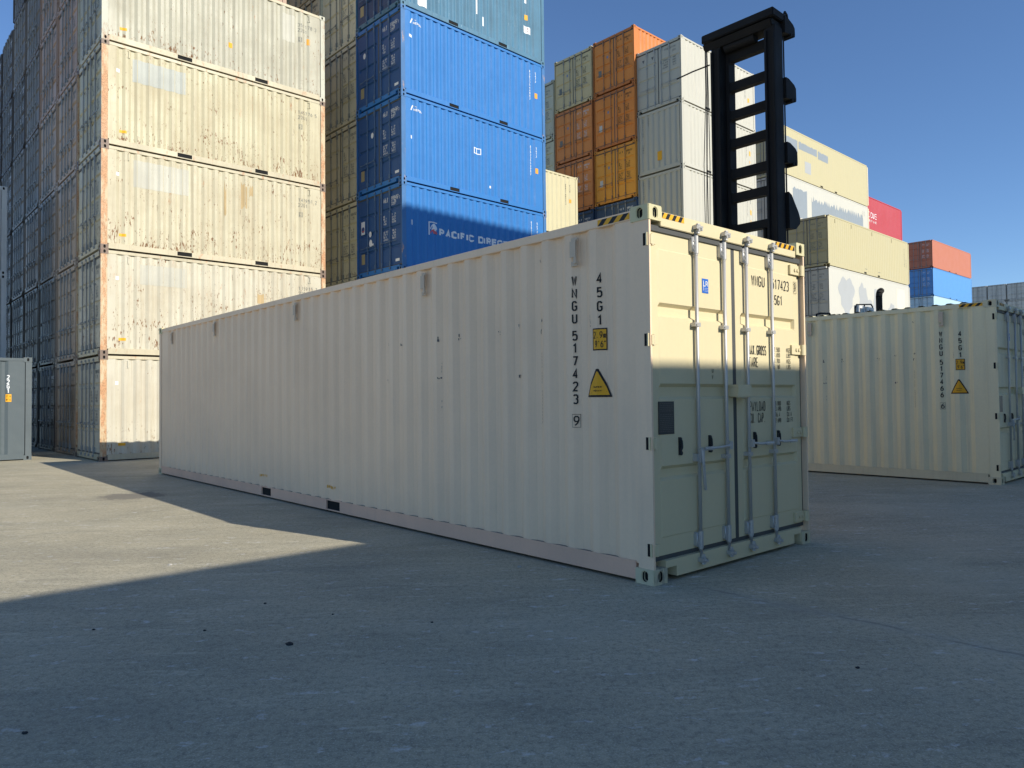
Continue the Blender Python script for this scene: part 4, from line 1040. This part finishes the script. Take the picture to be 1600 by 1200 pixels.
# ------------------------------------------------------------ container handler with its tall mast
def handler():
    rt = bpy.data.objects.new('container_handler', None); S.collection.objects.link(rt)
    rt['label'] = 'black lift mast of a container handler rising behind the long cream container'; rt['category'] = 'container handler'
    rt.location = W_(15.8, 8.0, 0); rt.rotation_euler = (0, 0, math.atan2(U.y, U.x))
    # local: x = u from 15.8, y = v from 8.0
    y0, y1 = .25, 1.92
    for a, b in ((y0, y0+.25), (y1-.25, y1)):
        mb = MB(); mb.box(.10, .46, a, b, .35, 10.0); mb.box(.05, .10, a-.0, a+.06, .35, 9.9); mb.box(.05, .10, b-.06, b, .35, 9.9); mb.box(.46, .50, a+.03, b-.03, .5, 9.7)
        obj('mast_rail', mb, HANDLER, rt, bev=.008)
    for a, b in ((y0+.27, y0+.36), (y1-.36, y1-.27)):
        mb = MB(); mb.box(.30, .58, a, b, .4, 9.7); obj('inner_mast', mb, HANDLER, rt)
    for z0, z1 in ((9.64, 9.84), (8.90, 9.08), (8.20, 8.38), (7.50, 7.68), (6.74, 6.94), (6.17, 6.35), (5.40, 5.57), (4.6, 4.8), (3.6, 3.85), (2.4, 2.6)):
        mb = MB(); z0 -= .02; z1 += .01; mb.box(.32, .50, y0+.26, y1-.26, z0, z1)
        for yy, sg in ((y1-.26, -1), (y0+.26, 1)):      # gussets at the ends of the crossbar
            mb.prism([(yy, z0-.16), (yy, z1+.14), (yy+sg*.14, z1), (yy+sg*.14, z0)], 'x', .33, .49)
        obj('crossbar', mb, HANDLER, rt)
    mb = MB(); mb.box(-.02, .62, .22, 2.12, 10.16, 10.36); mb.box(.06, .55, .3, 1.9, 9.98, 10.16); mb.prism([(-.02, 10.12), (.10, 10.12), (.10, 9.95)], 'y', .3, 2.1)
    obj('mast_head', mb, HANDLER, rt, bev=.02)
    mb = MB(); mb.cyl((.24, .8, 9.93), (.24, 1.6, 9.93), .12, 18); obj('chain_pulley', mb, HANDLER, rt)
    for yy in (.62, 1.62):
        mb = MB(); mb.cyl((.42, yy, .6), (.42, yy, 9.8), .028, 8)
        for q in range(120): mb.box(.385, .455, yy-.035, yy+.035, .8+q*.075, .83+q*.075)
        obj('lift_chain', mb, HANDLER, rt)
    mb = MB(); mb.cyl((.42, 1.55, .6), (.42, 1.55, 5.6), .11, 16); mb.cyl((.42, .75, .6), (.42, .75, 5.5), .05, 16); obj('lift_cylinder', mb, HANDLER, rt)
    # lugs on the right flank
    for zc, hh in ((10.1, .17), (8.60, .22), (7.08, .22)):
        mb = MB(); z0, z1 = zc-hh, zc+hh
        mb.prism([(.5, z0-.02), (.5, z1+.03), (.64, z1+.03), (.90, z1-.05), (.98, z1-.12), (.99, z0+.06), (.95, z0), (.7, z0)], 'y', .20, .42)
        mb.cyl((.90, .18, z0+.02), (.90, .44, z0+.02), .045, 10); mb.cyl((.78, .18, z0-.0), (.78, .44, z0-.0), .045, 10)
        obj('mast_lug', mb, HANDLER, rt)
    mb = MB(); mb.prism([(.5, 5.3), (.48, 6.15), (.62, 6.1), (.94, 5.74), (1.02, 5.60), (1.0, 5.47), (.8, 5.32)], 'y', .18, .44); obj('mast_lug', mb, HANDLER, rt)
    mb = MB(); mb.tube([(.62, .3, 10.35), (.70, .3, 10.5), (.80, .3, 10.45), (.84, .3, 10.3)], .025, 8); obj('lifting_eye', mb, HANDLER, rt)
    hose = plain('hose rubber', (.02, .02, .022), .5)
    mb = MB(); mb.tube([(.66, .33, 9.9), (.68, .33, 4)], .018, 6)
    for q, yy in enumerate((2.05, 2.09, 2.14, 2.18)):
        mb.tube([(.12+.04*q, yy, 10.15), (.12+.03*q, yy-.02, 9.0), (.14, yy+(.02 if q % 2 else -.02), 7.2), (.12, yy, 5.5), (.12, yy, 3.0)], .010, 6)
    obj('hydraulic_hose', mb, hose, rt)
    mb = MB(); mb.tube([(.12, 1.98, 9.63), (.10, 2.45, 9.62), (.10, 2.93, 9.59)], .018, 6); obj('stay_rod', mb, HANDLER, rt)
    # carriage, chassis, cab and wheels, hidden behind the container in the photo
    mb = MB(); mb.box(-.12, .06, .1, 2.15, .9, 2.3); mb.box(-.2, -.1, -.6, 2.9, 1.2, 1.5); obj('carriage', mb, HANDLER, rt)
    yel = paint('handler yellow', (.60, .36, .03), dirt=.3)
    mb = MB(); mb.box(.7, 7.0, .25, 2.0, .7, 1.5); mb.box(3.6, 7.0, .1, 2.15, 1.5, 2.3); mb.box(6.4, 7.4, .0, 2.25, .6, 2.1); obj('chassis', mb, yel, rt, bev=.04)
    mb = MB(); mb.box(2.1, 3.7, .35, 1.65, 1.5, 1.9); mb.box(2.1, 3.7, .35, 1.65, 3.05, 3.2)
    for x in (2.1, 3.62):
        for y in (.35, 1.57): mb.box(x, x+.08, y, y+.08, 1.9, 3.05)
    cab = obj('cab', mb, yel, rt)
    mb = MB(); mb.box(2.13, 3.68, .37, 1.62, 1.9, 3.05); gl = plain('tinted cab glass', (.02, .03, .035), .08); obj('window', mb, gl, rt)
    for x, r in ((1.3, .75), (5.9, .65)):
        for y in (-.35, .05, 2.0, 2.4):
            if x > 5 and y in (.05, 2.4): continue
            mb = MB(); mb.cyl((x, y, r), (x, y+.34, r), r, 24); wv = obj('wheel', mb, plain('tyre rubber', (.02, .02, .02), .8), rt, bev=.06)
            mb = MB(); mb.cyl((x, y-.01, r), (x, y+.35, r), r*.5, 16); obj('rim', mb, yel, wv)
    # exhaust pipe and mirrors rise above the right-hand container
    ex = plain('sooty exhaust steel', (.03, .028, .025), .9)
    mb = MB(); xe, ye = 5.72, .25; mb.tube([(xe, ye, 2.1), (xe, ye, 4.15)], .085, 14); mb.tube([(xe, ye, 4.15), (xe+.02, ye, 4.24), (xe+.07, ye, 4.31), (xe+.16, ye, 4.34)], .085, 14)
    obj('exhaust_pipe', mb, ex, rt)
    mb = MB(); fr = .018
    P = lambda a, z: (a, .25, z)
    mb.tube([P(4.10, 3.2), P(4.12, 3.72), P(4.22, 3.82), P(4.70, 3.86), P(5.16, 3.90), P(5.26, 3.84), P(5.28, 3.55)], fr, 8); mb.tube([P(4.72, 3.86), P(4.72, 3.3)], fr, 8)
    obj('mirror_bracket', mb, HANDLER, rt); mb = MB()
    mb.tube([P(1.85, 3.2), P(1.9, 3.40), P(2.1, 3.44), P(2.6, 3.47), P(2.72, 3.38), P(2.7, 3.1)], .022, 8)
    obj('guard_rail', mb, HANDLER, rt); mb = MB(); mb.tube([P(2.8, 3.1), P(2.8, 3.44), P(3.2, 3.48), P(3.25, 3.2)], .022, 8)
    obj('guard_rail', mb, HANDLER, rt)
    wp = plain('white mirror shell', (.82, .80, .74), .5); dg = plain('mirror glass', (.03, .035, .045), .1)
    for a in (4.18, 4.78):
        mb = MB(); mb.box(a, a+.44, .20, .30, 3.42, 3.80); mb.box(a+.13, a+.37, .19, .20, 3.49, 3.73, 1); obj('mirror', mb, [wp, dg], rt)
handler()

# ------------------------------------------------------------ debris on the ground
stone = plain('dark crumb', (.03, .032, .035), .8); pale_st = plain('pale crumb', (.45, .44, .40), .8)
spots = [(-1.28, 4.34, .017, 'largest dark stone lying on the shaded asphalt in the foreground'), (-1.71, 5.22, .009, 'small round dark stone near the shadow edge'), (-2.95, 6.48, .014, 'pale crumb on the sunlit asphalt just beyond the shadow edge'),
         (-2.60, 4.66, .008, 'small dark stone at the left of the shaded foreground'), (-2.09, 3.22, .010, 'dark stone in the lower left corner of the ground'), (-1.89, 4.62, .008, 'flat dark chip left of the largest stone'),
         (.09, 6.26, .016, 'pale stone near the foot of the long cream container'), (-.49, 4.74, .008, 'dark crumb in the middle of the shaded ground'), (-1.17, 4.94, .007, 'tiny dark crumb above the largest stone'), (1.81, 3.88, .010, 'dark chip on the asphalt right of the cream container corner')]
for i, (x, y, r, lb) in enumerate(spots):
    rr = random.Random(i); mb = MB(); n = 8
    pts = []; rings = ((.0, .9), (.45, 1.0), (.85, .55))
    for h, k in rings:
        for j in range(n):
            a = 2*math.pi*j/n; q = k*rr.uniform(.75, 1.2); pts.append((r*1.3*q*math.cos(a), r*q*math.sin(a), r*h*rr.uniform(.85, 1.1) if h else 0))
    fs = [(b*n+j, b*n+(j+1) % n, (b+1)*n+(j+1) % n, (b+1)*n+j) for b in range(2) for j in range(n)]+[tuple(range(2*n, 3*n))]
    mb.add(pts, fs); o = obj('stone', mb, pale_st if 'pale' in lb else stone, label=lb, cat='stone', group='stones lying on the asphalt'); o.location = (x, y, 0)

S.cycles.max_bounces = 6
